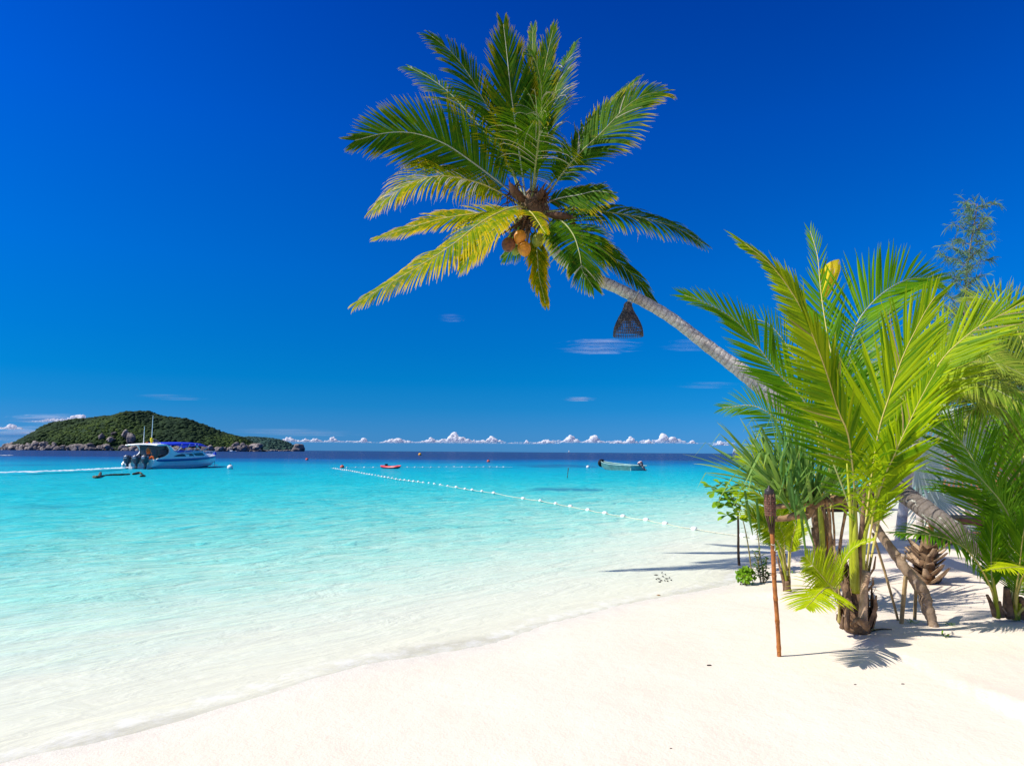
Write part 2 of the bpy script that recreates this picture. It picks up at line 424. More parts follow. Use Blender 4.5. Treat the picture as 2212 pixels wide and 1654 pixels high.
t = NT('sea_water'); ps = t.pos()
se = t.n('ShaderNodeAttribute', attribute_name='se').outputs['Fac']
rf = t.n('ShaderNodeAttribute', attribute_name='reef').outputs['Fac']
u = t.math('DIVIDE', t.math('LOGARITHM', t.math('ADD', se, 1.0), 2.0), math.log2(301))
u = t.math('ADD', u, t.math('MULTIPLY', t.math('SUBTRACT', t.noise(.9, 5, .6, t.map(ps, (.45, 1.5, 1))), .5), .085))
WRAMP = [(.0, (.73, .70, .54, 1)), (.17, (.70, .725, .575, 1)), (.26, (.59, .745, .595, 1)), (.34, (.40, .73, .59, 1)), (.43, (.20, .67, .575, 1)), (.50, (.080, .60, .575, 1)), (.58, (.016, .53, .565, 1)), (.68, (.004, .45, .55, 1)),
         (.78, (.003, .30, .49, 1)), (.845, (.006, .13, .34, 1)), (.885, (.020, .054, .175, 1)), (1.0, (.022, .050, .150, 1))]
pm = t.map(t.map(ps, (1, 1, 1), (0, 0, -.62)), (.55, 1.5, 1))
w1 = t.noise(1.5, 4, .55, pm, 1.2); w2 = t.noise(5.5, 3, .55, pm, 1.0); w3 = t.noise(.32, 4, .6, pm, .4)
wm = t.math('MULTIPLY', t.math('SUBTRACT', t.math('ADD', t.math('MULTIPLY', w1, .65), t.math('MULTIPLY', w2, .35)), .5), t.ramp(u, [(.05, (.05, .05, .05)), (.30, (.20, .20, .20)), (.46, (.46, .46, .46)), (.66, (.34, .34, .34)), (.74, (0, 0, 0))]))
u = t.math('ADD', u, wm)
col = t.ramp(u, WRAMP)
col = t.mix(t.math('MULTIPLY', rf, .75), col, (.012, .12, .26, 1))
hh = t.math('ADD', t.math('ADD', t.math('MULTIPLY', w1, 1.0), t.math('MULTIPLY', w2, .34)), t.math('MULTIPLY', w3, 2.0))
bmp = t.bump(hh, .8, .20)
t.l(t.ramp(u, [(.08, (.22, .22, .22)), (.28, (.45, .45, .45)), (.42, (.85, .85, .85)), (.62, (.95, .95, .95))]), bmp.node.inputs['Strength'])
body = t.n('ShaderNodeBsdfDiffuse'); t.l(col, body.inputs[0]); t.l(bmp, body.inputs['Normal'])
trn = t.n('ShaderNodeBsdfTransparent'); trn.inputs[0].default_value = (.955, .985, .985, 1)
op = t.ramp(u, [(0, (.7, .7, .7)), (.03, (1, 1, 1))])
mixd = t.mixs(op, trn.outputs[0], body.outputs[0])
gl = t.n('ShaderNodeBsdfGlossy'); gl.inputs['Roughness'].default_value = .09; t.l(bmp, gl.inputs['Normal'])
fre = t.n('ShaderNodeFresnel'); fre.inputs['IOR'].default_value = 1.33; t.l(bmp, fre.inputs['Normal'])
surf = t.mixs(t.math('MULTIPLY', fre.outputs[0], t.ramp(u, [(.10, (.10, .10, .10)), (.42, (.28, .28, .28))])), mixd, gl.outputs[0])
# foam lace where the water runs out on the sand
fv = t.n('ShaderNodeAttribute', attribute_name='foam').outputs['Fac']
fn = t.noise(5, 6, .72, ps); fm = t.ramp(t.math('ADD', fv, t.math('MULTIPLY', t.math('SUBTRACT', fn, .5), 1.5)), [(.40, (0, 0, 0)), (.95, (1, 1, 1))])
fd = t.n('ShaderNodeBsdfDiffuse'); fd.inputs[0].default_value = (.80, .80, .78, 1)
M['sea'] = t.fin(t.mixs(t.math('MULTIPLY', fm, .78), surf, fd.outputs[0]))
Sx = S + hash_noise(X, Y, .9, 1) * .35
foam = np.clip(1 - np.abs(Sx - .14) / .38, 0, 1) * .62
foam = np.maximum(foam, np.clip(1 - np.abs(Sx - 1.0 - hash_noise(X, Y, .5, 33) * .8) / .14, 0, 1) * .45)
keep = S > -1.2
Zw = np.where(keep, Zw, -.6)
grid_mesh('sea', X, Y, Zw, nr, na, M['sea'], {'se': SE, 'reef': reef, 'foam': foam})
t = NT('wake_foam_white'); nz = t.noise(.9, 6, .72, t.map(t.obj(), (1, 1, 1)))
ed = t.attr()
d_ = t.n('ShaderNodeBsdfDiffuse'); d_.inputs[0].default_value = (.80, .86, .90, 1)
tr_ = t.n('ShaderNodeBsdfTransparent')
M['foam'] = t.fin(t.mixs(t.ramp(t.math('ADD', t.math('MULTIPLY', ed[1], .66), t.math('SUBTRACT', nz, .5)), [(.26, (0, 0, 0)), (.62, (1, 1, 1))]), tr_.outputs[0], d_.outputs[0]))
t = NT('yellow_flag_cloth'); ob = t.obj()
nz = t.noise(9, 3, .5, t.map(ob, (1, 1, .8)))
col = t.mix(t.ramp(nz, [(.62, (0, 0, 0)), (.66, (1, 1, 1))]), (.85, .66, .02, 1), (.80, .55, .50, 1))
p_ = t.pbsdf(col, .7, .2); tl = t.n('ShaderNodeBsdfTranslucent'); t.l(col, tl.inputs[0]); M['flagcloth'] = t.fin(t.mixs(.4, p_, tl.outputs[0]))
# ------------------------------------------------------------------ palm fronds
def view_frame(p, T):
    V = (p - CAM).normalized()
    Pp = T.cross(V)                       # perpendicular to T, in the picture plane
    Pp = Pp.normalized() if Pp.length > 1e-5 else U_
    return V, Pp
def frond(parent, ctrl, L, n=78, roll=0.0, droop=.5, w=.034, mat='crown', rib='rib_g', v=.12, rr=.020, bare=.14, a0=68, a1=24,
          lenl=1.0, lenr=1.0, prof=None, dry=0.0, nseg=5, name='frond', curl=.12, seed=None, ang_l=0, ang_r=0, label=None, roll2=None, gap=0.06, up_img=True, v_l=None, v_r=None, tip_l=0.0, tip_r=0.0):
    """ctrl: world points of the midrib.  Leaflets stand on both sides of it."""
    rnd = random.Random(seed if seed is not None else random.random())
    K = 40
    pts = catmull(ctrl, K)
    Ls = sum((pts[i + 1] - pts[i]).length for i in range(K))
    rads = [rr * (1 - .82 * (i / K) ** .8) for i in range(K + 1)]
    rads[0] *= 1.6; rads[1] *= 1.35; rads[2] *= 1.15
    mb = MB()
    fr = []
    for i in range(K + 1):
        T = (pts[min(K, i + 1)] - pts[max(0, i - 1)]).normalized()
        V, Pp = view_frame(pts[i], T)
        if up_img and Pp.dot(U_) < 0 and roll > 0: Pp = -Pp
        r = math.radians(roll + ((roll2 - roll) * i / K if roll2 is not None else 0))
        N = (-V * math.cos(r) + Pp * math.sin(r)); N = (N - T * N.dot(T)).normalized()
        S = T.cross(N)
        if S.dot(R_) < 0 and abs(S.dot(R_)) > .05 and False: S = -S
        fr.append((T, N, S))
    tw = [rnd.uniform(-1, 1) for _ in range(8)]
    for k in range(n):
        u = bare + (1 - bare) * (k + .5) / n
        i = min(K - 1, int(u * K)); f = u * K - i
        p = pts[i].lerp(pts[i + 1], f); T, N, S = fr[i]
        uu = (u - bare) / (1 - bare)
        pr = prof(uu) if prof else (.45 + .55 * min(1, uu / .22)) * (1 - .70 * max(0, (uu - .40) / .60) ** 1.5)
        for sgn in (-1, 1):
            if rnd.random() < gap: continue
            lf = L * pr * (lenl if sgn < 0 else lenr) * (1 - (tip_l if sgn < 0 else tip_r) * max(0, (uu - .25) / .75) ** .8) * rnd.uniform(.90, 1.06)
            if lf < .02: continue
            a = math.radians(a0 + (a1 - a0) * uu ** .9 + (ang_l if sgn < 0 else ang_r) + rnd.uniform(-4, 4) + 5 * math.sin(uu * 19 + tw[0] * 6))
            vv = (v if (v_l if sgn < 0 else v_r) is None else (v_l if sgn < 0 else v_r)) + rnd.uniform(-.07, .07) + .06 * math.sin(uu * 14 + tw[1] * 6)
            d = (T * math.cos(a) + (S * sgn * math.cos(vv) + N * math.sin(vv)) * math.sin(a)).normalized()
            c = p + S * sgn * rads[i] * .6
            wd = w * (.75 + .45 * math.sin(PI * min(1, uu + .15))) * rnd.uniform(.9, 1.1)
            g = droop * rnd.uniform(.75, 1.25)
            rv = rnd.random(); dr = 1.0 if rnd.random() < dry else 0.0
            kk = rnd.uniform(-1, 1) * curl
            if dr: g *= 1.9; kk *= 3; wd *= .5
            vs = []; at = []
            Nl = N.copy()
            for s in range(nseg + 1):
                tt = s / nseg
                wl = wd * (.55 + .9 * tt if tt < .4 else .91 * (1 - ((tt - .4) / .6) ** 1.7) + .02) * .5
                wv = d.cross(Nl)
                wv = wv.normalized() if wv.length > 1e-4 else S
                nn = wv.cross(d).normalized()
                vs += [c - wv * wl - nn * wl * .45, c, c + wv * wl - nn * wl * .45]
                at += [(rv, tt, dr)] * 3
                c = c + d * (lf / nseg)
                d = (d + V3((0, 0, -1)) * g * (tt + .25) * (.62 if nseg == 5 else .8) + S * kk * tt).normalized()
                if dr and tt > .5: d = (d + V3((rnd.uniform(-.4, .4), rnd.uniform(-.4, .4), rnd.uniform(-.3, .5)))).normalized()
            fs = []
            for s in range(nseg):
                b = s * 3; fs += [(b, b + 3, b + 4, b + 1), (b + 1, b + 4, b + 5, b + 2)]
            mb.add(vs, fs, at)
    o = mb.build(name, M[mat], parent, label=label)
    rb = MB(); rb.tube(pts, rads, 6, cap=True)
    rb.build('midrib', M[rib], o, loc=None) if False else None
    ro = rb.build('midrib', M[rib], None, loc=wloc(parent)); ro.location = (0, 0, 0); ro.parent = o
    return o

def pp(lst, d0, dd=()):
    """pixel polyline with depth interpolated from d0 through d0+dd"""
    n = len(lst); dd = [0] + list(dd); out = []
    for i, (x, y) in enumerate(lst):
        u = i / (n - 1) * (len(dd) - 1); k = min(len(dd) - 2, int(u)) if len(dd) > 1 else 0
        off = dd[k] + (dd[k + 1] - dd[k]) * (u - k) if len(dd) > 1 else 0
        out.append(P(x, y, d0 + off))
    return out
def C3(pts): return [(733.2 + .4091 * x, .4091 * y) for x, y in pts]         # zoomed crop -> photo
def C1(pts): return [(1466.4 + .3371 * x, 451.2 + .3371 * y) for x, y in pts]
def CA(pts): return [(1889.5 + .2046 * x, 817.8 + .2046 * y) for x, y in pts]
def CQ(pts): return [(1551 + .1876 * x, 1099.8 + .1876 * y) for x, y in pts]
def C4(pts): return [(1861.3 + .1875 * x, 1099.8 + .1875 * y) for x, y in pts]
def CN(pts): return [(1494.6 + .2046 * x, 817.8 + .2046 * y) for x, y in pts]

# ------------------------------------------------------------------ the big leaning coconut palm
DC = 11.6
gb = G(2190, 1232)
palm = thing('coconut_palm', gb, 'tall coconut palm leaning out over the water with orange coconuts', 'palm')
crownp = P(1152, 452, DC)
tpx = [(1165, 470, DC), (1200, 545, DC - .02), (1262, 590, DC - .05), (1345, 628, DC - .1), (1440, 680, DC - .15), (1530, 748, DC - .25), (1620, 815, DC - .4), (1700, 878, DC - .75), (1800, 950, DC - 1.35), (1905, 1030, DC - 2.0), (2000, 1100, DC - 2.55), (2090, 1165, DC - 2.95)]
tp = [P(x, y, d) for x, y, d in tpx] + [gb + V3((-.05, 0, .02)), gb + V3((.25, .02, -.3))]
tp = catmull(tp, 130)
wpx = [(0, 12), (.30, 12.2), (.38, 14), (.44, 18), (.52, 20.5), (.65, 20), (.88, 19.5), (1, 22)]
rads = []
for i, p in enumerate(tp):
    u = i / 130; dcur = (p - CAM).dot(F_)
    hw = np.interp(u, [a for a, b in wpx], [b for a, b in wpx])
    ringb = 1 + .035 * math.sin(i * 2.1) + .03 * noise.noise(V3((i * .4, 3, 1)))
    rads.append(hw / FPX * dcur * ringb)
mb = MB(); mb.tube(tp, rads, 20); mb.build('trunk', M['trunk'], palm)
# crown shaft fibre, spathes
mb = MB()
for k in range(46):
    a = random.uniform(0, 2 * PI); q = crownp + V3((math.cos(a) * .16, random.uniform(-.18, .18), math.sin(a) * .22 - .02))
    e = q + (q - crownp) * random.uniform(.5, 1.6) + V3((0, 0, -random.uniform(0, .2)))
    mb.tube([q, q.lerp(e, .5) + V3((0, 0, .03)), e], [.028, .018, .004], 5)
mb.ico(crownp, .24, 3, .25, 2.5, (1, 1, 1.25))
mb.build('crown_fibre', M['sheath'], palm)
for (pts, r) in [(C3([(975, 1065), (930, 1020), (895, 960)]), .075), (C3([(1040, 1060), (1065, 1020), (1075, 985)]), .06), (C3([(1090, 1130), (1170, 1140), (1255, 1150)]), .065), (C3([(1000, 1110), (940, 1180), (830, 1255)]), .022)]:
    q = catmull(pp(pts, DC - .35, (-.1, -.15)), 10)
    mb = MB(); mb.tube(q, [r * math.sin(PI * (.12 + .86 * i / 10)) for i in range(11)], 8)
    mb.build('flower_sheath', M['spathe'], palm)
# flower stalks: brush of thin twigs
mb = MB()
for (cx, cy) in [(920, 1030), (1080, 1050), (1220, 1175), (960, 1190)]:
    c0 = P(*C3([(cx, cy)])[0], DC - .35)
    for k in range(34):
        d = V3((random.gauss(0, 1), random.gauss(0, .6), random.gauss(-.2, 1))).normalized() * random.uniform(.15, .38)
        s0 = c0 + V3((random.gauss(0, .05), 0, random.gauss(0, .05)))
        mb.tube([s0, s0 + d * .5 + V3((0, 0, .02)), s0 + d + V3((0, 0, -.05))], [.011, .008, .003], 4, cap=False)
mb.build('flower_stalks', M['spathe'], palm)
for (cx, cy, r, mt) in [(893, 1292, .112, 'coco_d'), (951, 1252, .104, 'coco'), (976, 1312, .108, 'coco'), (1048, 1268, .10, 'coco_g'), (932, 1322, .075, 'coco_g')]:
    c0 = P(*C3([(cx, cy)])[0], DC - (.75 if mt != 'coco_g' else .45))
    mb = MB()
    prof = [(0.0, -1.12), (.35, -1.02), (.72, -.72), (.95, -.25), (1.0, .12), (.86, .55), (.55, .88), (.22, 1.0), (0, 1.02)]
    tilt = Matrix.Rotation(random.uniform(-.5, .5), 3, 'X') @ Matrix.Rotation(random.uniform(-.5, .5), 3, 'Y')
    mb.lathe([(a * r, b * r * 1.08) for a, b in prof], 18, c0, rot=tilt)
    o = mb.build('coconut', M[mt], palm)
    q = MB(); top = c0 + tilt @ V3((0, 0, r)); q.tube([top, top.lerp(crownp, .4) + V3((0, -.1, .06)), crownp], [.014, .016, .03], 6); q.lathe([(r * .42, r * .9), (r * .3, r * 1.12), (0, r * 1.15)], 10, c0, rot=tilt)
    so = q.build('stalk', M['spathe'], None, loc=gb); so.location = (0, 0, 0); so.parent = o
CF = dict(w=.033)
FR = [  # (crop points, depth drift, kwargs)
    # back fronds first
    ([(980, 1060), (930, 940), (800, 740), (690, 610), (590, 500), (480, 415), (363, 352)], (.5, 1.2), dict(L=1.0, roll=50, droop=.55, mat='crown', lenr=.8, dry=.03)),
    ([(1010, 1050), (1015, 800), (1020, 550), (1018, 330), (1022, 148)], (.5, .9), dict(L=.75, roll=20, droop=.10, a0=42, a1=12, mat='crown', n=80)),
    ([(1020, 1050), (1075, 760), (1130, 520), (1185, 350), (1242, 228)], (.6, 1.4), dict(L=.85, roll=40, droop=.45, a0=50, a1=16, mat='crown', dry=.12)),
    ([(1050, 1060), (1200, 850), (1330, 670), (1450, 525), (1563, 418)], (.5, .9), dict(L=.85, roll=62, droop=.40, a0=55, a1=18, mat='crown')),
    # main display
    ([(985, 1065), (935, 700), (905, 480), (885, 290), (866, 130)], (-.1, .1), dict(L=1.08, roll=8, droop=.03, a0=42, a1=14, v=.20, mat='crown', rib='rib_p', n=105, w=.034, gap=.03)),
    ([(960, 1070), (900, 850), (830, 650), (762, 530), (680, 390), (590, 275), (488, 193)], (-.1, -.3), dict(L=1.12, roll=48, droop=.42, mat='crown', lenr=.72, ang_l=0, n=92)),
    ([(975, 1070), (870, 985), (720, 870), (560, 762), (400, 705), (250, 702), (82, 742)], (-.4, -.9), dict(L=1.12, roll=12, droop=.05, v=.12, mat='crown', rib='rib_p', n=100, a0=70, a1=22, ang_r=-4, lenl=1.05, lenr=.95, w=.034, gap=.02)),
    ([(1020, 1050), (1045, 720), (1060, 520), (1090, 330), (1128, 160)], (0, .1), dict(L=.85, roll=16, droop=.03, a0=36, a1=14, mat='crown', n=90)),
    ([(1015, 1040), (1062, 700), (1066, 500), (1050, 380), (1020, 300), (990, 285)], (-.5, -1.2), dict(L=.62, roll=70, droop=1.0, mat='crown', dry=.05)),
    ([(1080, 1050), (1240, 840), (1390, 695), (1520, 560), (1620, 500), (1708, 488)], (-.2, -.3), dict(L=1.18, roll=42, droop=.40, mat='crown', a0=62, a1=20, lenl=.75, n=95, dry=.03)),
    ([(1015, 1065), (1032, 900), (1050, 750), (1055, 650), (1040, 595), (985, 605)], (-1.2, -2.6), dict(L=1.15, roll=15, droop=.42, mat='crown', rib='rib_g', n=90, dry=.16, w=.027, a0=75, a1=30)),
    ([(960, 1085), (870, 1030), (760, 975), (650, 945), (540, 930), (420, 950), (300, 1015), (182, 1105)], (-.7, -1.2), dict(L=1.0, roll=62, droop=.80, mat='crown_y', rib='rib_y', dry=.22, n=88)),
    ([(1000, 1120), (850, 1118), (700, 1130), (520, 1160), (350, 1210), (195, 1255)], (-.1, -.1), dict(L=.62, roll=55, droop=.40, mat='crown_y', rib='rib_y', a0=52, a1=16, n=84, dry=.03)),
    ([(1000, 1100), (940, 1092), (860, 1115), (740, 1180), (600, 1290), (430, 1400), (250, 1505), (92, 1600)], (-1.3, -1.8), dict(L=.85, roll=55, droop=.62, mat='crown_y', rib='rib_y', n=100, a0=70, a1=22, lenr=.95, v=.0)),
    ([(985, 1105), (1015, 1125), (1045, 1165), (1070, 1205), (1088, 1232)], (-1.2, -1.6), dict(L=.42, roll=20, droop=.35, mat='crown_y', rib='rib_y', n=36)),
    ([(1060, 1090), (1150, 1050), (1260, 1030), (1350, 1010), (1432, 1018)], (-.2, -.4), dict(L=.82, roll=38, droop=.40, mat='crown', lenl=.6, a0=48, a1=14, n=70, rib='rib_p')),
    ([(1060, 1125), (1150, 1110), (1280, 1105), (1400, 1118), (1600, 1150), (1780, 1205), (1920, 1285)], (-.1, -.3), dict(L=.92, roll=68, droop=.75, mat='crown', n=92, dry=.04)),
    ([(1070, 1120), (1170, 1165), (1235, 1240), (1268, 1340), (1285, 1430), (1340, 1515)], (-.9, -1.4), dict(L=.95, roll=24, droop=.38, mat='crown', rib='rib_g', n=84, a0=76, a1=20, dry=.03)),
    ([(1080, 1130), (1200, 1190), (1330, 1275), (1450, 1365), (1560, 1465), (1672, 1602)], (.3, .1), dict(L=.72, roll=55, droop=.55, mat='crown', n=90, a0=55, a1=18)),
    ([(1030, 1170), (1038, 1260), (1045, 1350), (1055, 1460), (1090, 1605)], (-.4, -.6), dict(L=.52, roll=12, droop=.35, mat='crown_y', n=70, a0=40, a1=14)),
    ([(1000, 1150), (960, 1230), (920, 1310), (865, 1365)], (.8, 1.2), dict(L=.55, roll=35, droop=.4, mat='crown', n=46)),
    ([(985, 1140), (880, 1170), (780, 1240), (700, 1330), (640, 1420)], (.6, 1.1), dict(L=.7, roll=40, droop=.7, mat='crown_y', n=60)),
]
for i, (q, dd, kw) in enumerate(FR):
    k2 = dict(CF); k2.update(kw)
    k2["L"] *= .78; k2["n"] = int(k2.get("n", 78) * 1.0)
    frond(palm, pp(C3(q), DC - .1, dd), seed=i * 13 + 5, **k2)

# hanging wicker shade
top = P(1357, 655, DC - .28); b0 = P(1357, 731, DC - .28); hgt = (top - b0).length * .80
lamp = thing('wicker_lampshade', b0, 'dark conical wicker lampshade hanging from the slanting palm trunk', 'lampshade')
rb_ = 31 / FPX * DC; cb = P(1357, 724, DC - .28)
prof = [(1.0, 0), (.985, .12), (.93, .28), (.80, .46), (.62, .64), (.44, .80), (.32, .92), (.30, 1.0)]
mb = MB()
for k in range(44):
    a = 2 * PI * k / 44
    mb.tube([cb + V3((math.cos(a) * r * rb_, math.sin(a) * r * rb_, z * hgt - (.02 if z == 0 else 0))) for r, z in prof], .0065, 4)
mb.build('ribs', M['wicker'], lamp)
mb = MB()
for z in [.05, .16, .27, .36, .43, .50, .56, .62, .67, .72, .77, .81, .85, .89, .92, .95, .98]:
    r = np.interp(z, [b for a, b in prof], [a for a, b in prof]) * rb_ * 1.01
    mb.tube([cb + V3((math.cos(2 * PI * k / 32) * r, math.sin(2 * PI * k / 32) * r, z * hgt)) for k in range(33)], 0.006 if z < .6 else .012, 4, cap=False)
mb.build('hoops', M['wicker'], lamp)
mb = MB(); mb.lathe([(.30 * rb_, 0), (.29 * rb_, .05), (.16 * rb_, .09), (0, .10)], 14, cb + V3((0, 0, hgt)))
mb.build('cap', M['wicker'], lamp)
mb = MB(); tt_ = cb + V3((0, 0, hgt + .09)); at_ = P(1362, 640, DC - .12)
mb.tube([tt_, tt_.lerp(at_, .3) + V3((.015, 0, 0)), tt_.lerp(at_, .6) + V3((-.012, 0, 0)), at_], [.02, .032, .016, .012], 6)
nr_ = P(1392, 645, DC - .12); T_ = (P(1440, 680, DC - .15) - P(1345, 628, DC - .1)).normalized(); A_ = T_.cross(V3((0, 0, 1))).normalized(); B_ = A_.cross(T_)
cc_ = P(1371, 643, DC - .11)
mb.tube([cc_ + (A_ * math.cos(2 * PI * k / 20) + B_ * math.sin(2 * PI * k / 20)) * .137 for k in range(21)], .009, 5, cap=False)
mb.build('cord', M['rope'], lamp)

# ------------------------------------------------------------------ young coconut palm in front
def young(pts, d, dd, parent, **kw):
    k = dict(L=.8, n=78, w=.025, mat='young', rib='rib_y', rr=.014, droop=.12, bare=.3)
    k.setdefault('dry', .02); k.update(kw); k["L"] *= .74; k["n"] = int(k["n"] * .74)
    return frond(parent, pp(pts, d, dd), **k)
gp = G(1852, 1364); DP = (gp - CAM).dot(F_)
yp = thing('young_coconut_palm', gp, 'large lime green young palm with fibrous brown base, biggest plant right of the torch', 'palm')
base = (1848, 1330)
YF = [
    # back ones
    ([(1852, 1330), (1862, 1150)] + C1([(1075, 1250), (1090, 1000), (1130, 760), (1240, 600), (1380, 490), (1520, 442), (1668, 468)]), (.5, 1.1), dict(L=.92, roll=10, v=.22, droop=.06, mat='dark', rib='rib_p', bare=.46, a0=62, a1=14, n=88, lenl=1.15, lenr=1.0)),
    ([(1850, 1330), (1845, 1150)] + C1([(1020, 1150), (960, 850), (922, 620), (905, 480), (888, 300), (842, 142)]), (.4, .9), dict(L=.60, roll=8, droop=.04, bare=.34, a0=46, a1=14, mat='dark', n=74, w=.019)),  # darker leaf colour stands in for this frond's backlit shade
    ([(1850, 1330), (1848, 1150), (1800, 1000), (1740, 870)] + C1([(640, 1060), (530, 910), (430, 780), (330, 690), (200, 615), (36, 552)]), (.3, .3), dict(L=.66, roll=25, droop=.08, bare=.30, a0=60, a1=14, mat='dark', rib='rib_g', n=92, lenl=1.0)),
    ([(1858, 1330), (1900, 1120)] + C1([(1420, 1480), (1550, 1190), (1690, 960), (1800, 850), (1920, 755), (2060, 680), (2240, 575)]), (.1, -.1), dict(L=.82, roll=18, droop=.06, v=.28, bare=.50, a0=66, a1=26, mat='young', n=74, ang_l=-16)),
    ([(1862, 1330), (1890, 1160)] + C1([(1400, 1480), (1500, 1270), (1620, 1090), (1760, 960), (1920, 860), (2120, 770)]), (.5, .6), dict(L=.62, roll=45, droop=.35, bare=.36, a0=52, a1=18, mat='young', n=74, lenl=.9)),
    # centre right, facing the viewer
    ([(1856, 1330), (1868, 1150)] + C1([(1270, 1480), (1345, 1210), (1430, 960), (1520, 770), (1595, 630), (1645, 560)]), (-.1, -.3), dict(L=.92, roll=4, droop=.04, v=.22, bare=.40, a0=46, a1=12, mat='young', rib='rib_y', n=92, w=.0235, lenl=1.05, gap=.02)),
    ([(1862, 1330), (1885, 1120)] + CA([(120, 1000), (190, 850), (280, 640), (385, 420), (470, 240), (560, 70), (650, -90)]), (-.25, -.4), dict(L=.72, roll=28, droop=.05, v=.30, bare=.36, a0=46, a1=16, mat='young', n=100, lenl=.6, lenr=1.1)),
    # main left
    ([(1850, 1330), (1852, 1160)] + C1([(1095, 1506), (1020, 1290), (950, 1060), (880, 870), (795, 660), (680, 470), (560, 330), (420, 222)]), (-.35, -.7), dict(L=.78, roll=20, tip_l=.62, droop=.05, v=.2, bare=.36, a0=60, a1=22, mat='young', rib='rib_y', n=150, w=.0235, lenl=1.0, lenr=.80, ang_r=-30, gap=.01, v_r=.75, prof=lambda u: (.6 + .4 * min(1, u / .2)) * (1 - .5 * max(0, (u - .4) / .6) ** 1.2))),
    # low suckers on the left
    (CQ([(1400, 1290), (1385, 1050), (1345, 940), (1250, 830), (1180, 750), (1090, 640), (1005, 545)]), (-.25, -.5), dict(L=.42, roll=12, droop=.06, v=.22, bare=.36, a0=66, a1=24, mat='lime', n=70, w=.020, rr=.011)),
    (CQ([(1395, 1290), (1385, 1080), (1345, 940), (1260, 900), (1170, 960), (1090, 1050), (1010, 1130)]), (-.5, -1.0), dict(L=.44, roll=20, droop=.22, v=.0, bare=.45, a0=74, a1=28, mat='lime', n=66, w=.020, rr=.011)),
    (CQ([(1405, 1290), (1392, 1000), (1390, 880), (1405, 740), (1440, 600), (1540, 460), (1650, 390), (1780, 345)]), (-.2, -.4), dict(L=.15, roll=45, droop=.05, v=.3, bare=.35, a0=46, a1=20, mat='lime', n=74, w=.016, rr=.011)),
]
for i, (q, dd, kw) in enumerate(YF):
    young(q, DP + .02, dd, yp, seed=100 + i * 7, **kw)
# a few thin unopened leaflets on the stems
mb = MB()
for k in range(60):
    u = random.random(); x = 1862 + random.uniform(-14, 34); y = 1130 - u * 150
    s0 = P(x, y, DP - .25); sg = random.choice((-1, 1, 1))
    e = P(x + sg * random.uniform(25, 75), y + random.uniform(-50, 20), DP - .3 + random.uniform(-.2, .2))
    mid = s0.lerp(e, .5) + V3((0, 0, .05))
    V = (mid - CAM).normalized(); wv = (e - s0).cross(V).normalized() * .007
    vs = []; 
    for j, c in enumerate((s0, mid, e)): ww = (.6, 1, .1)[j]; vs += [c - wv * ww, c + wv * ww]
    mb.add(vs, [(0, 2, 3, 1), (2, 4, 5, 3)], (random.random(), .3, 0))
mb.build('loose_leaflets', M['young'], yp)
# stout petioles
for q, r, mt in [(CQ([(1590, 950), (1580, 600), (1575, 300), (1575, 0)]), .029, 'petiole'), (CQ([(1640, 900), (1660, 550), (1700, 250), (1790, -60)]), .026, 'petiole'), (CQ([(1560, 900), (1540, 500), (1530, 100), (1505, -250)]), .021, 'petiole'),
                 (CQ([(1615, 900), (1640, 500), (1665, 100), (1680, -120)]), .03, 'sheath')]:
    q = list(q) + [(q[-1][0] + (q[-1][0] - q[-2][0]) * .8, q[-1][1] + (q[-1][1] - q[-2][1]) * .8)]
    c = catmull(pp(q, DP - .10, (-.1, -.05)), 18)
    mb = MB(); mb.tube(c, [r * (1.3 - 1.0 * i / 18) for i in range(19)], 9); mb.build('petiole', M[mt], yp)
mb = MB()
bp = catmull(pp(CQ([(1600, 1395), (1615, 1150), (1615, 900), (1612, 640), (1608, 440)]), DP + .02), 16)
mb.tube(bp, [.115 * (1.0 - .62 * (i / 16) ** .9) * (1 + .08 * noise.noise(V3((i * .9, 0, 0)))) for i in range(17)], 14)
for k in range(34):
    a = random.uniform(0, 2 * PI); h0 = random.uniform(.0, .5); hh = random.uniform(.10, .34); r0 = .11 - .07 * h0
    c0 = gp + V3((math.cos(a) * r0, math.sin(a) * r0, h0)); c1 = c0 + V3((math.cos(a) * random.uniform(.02, .10), math.sin(a) * .06, hh))
    tg = V3((-math.sin(a), math.cos(a), 0)) * random.uniform(.03, .055); nn = V3((math.cos(a), math.sin(a), .1)) * .02
    mid = c0.lerp(c1, .5) + nn
    mb.add([c0 - tg, c0 + nn, c0 + tg, mid - tg * .8, mid + nn, mid + tg * .8, c1 - tg * .2, c1 + nn * .5, c1 + tg * .25], [(0, 1, 4, 3), (1, 2, 5, 4), (3, 4, 7, 6), (4, 5, 8, 7)])
for k in range(80):
    a = random.uniform(0, 2 * PI); z = random.uniform(.05, .7); r0 = .12 - .07 * z
    c0 = gp + V3((math.cos(a) * r0, math.sin(a) * r0, z)); d = V3((math.cos(a) * .4 + random.gauss(0, .4), math.sin(a) * .4, random.gauss(0, .8))).normalized() * random.uniform(.05, .16)
    mb.tube([c0, c0 + d * .6, c0 + d], [.004, .003, .001], 3, cap=False)
mb.build('fibrous_base', M['sheath'], yp)
q = catmull(pp(CQ([(1665, 1330), (1670, 1150), (1680, 930), (1710, 710)]), DP - .22), 10)
mb = MB(); mb.tube(q, [.062, .058, .054, .05, .05, .047, .045, .044, .046, .05, .054], 9, flat=.55); mb.build('cut_petiole', M['sheath_l'], yp, label='pale dry cut petiole standing at the base')
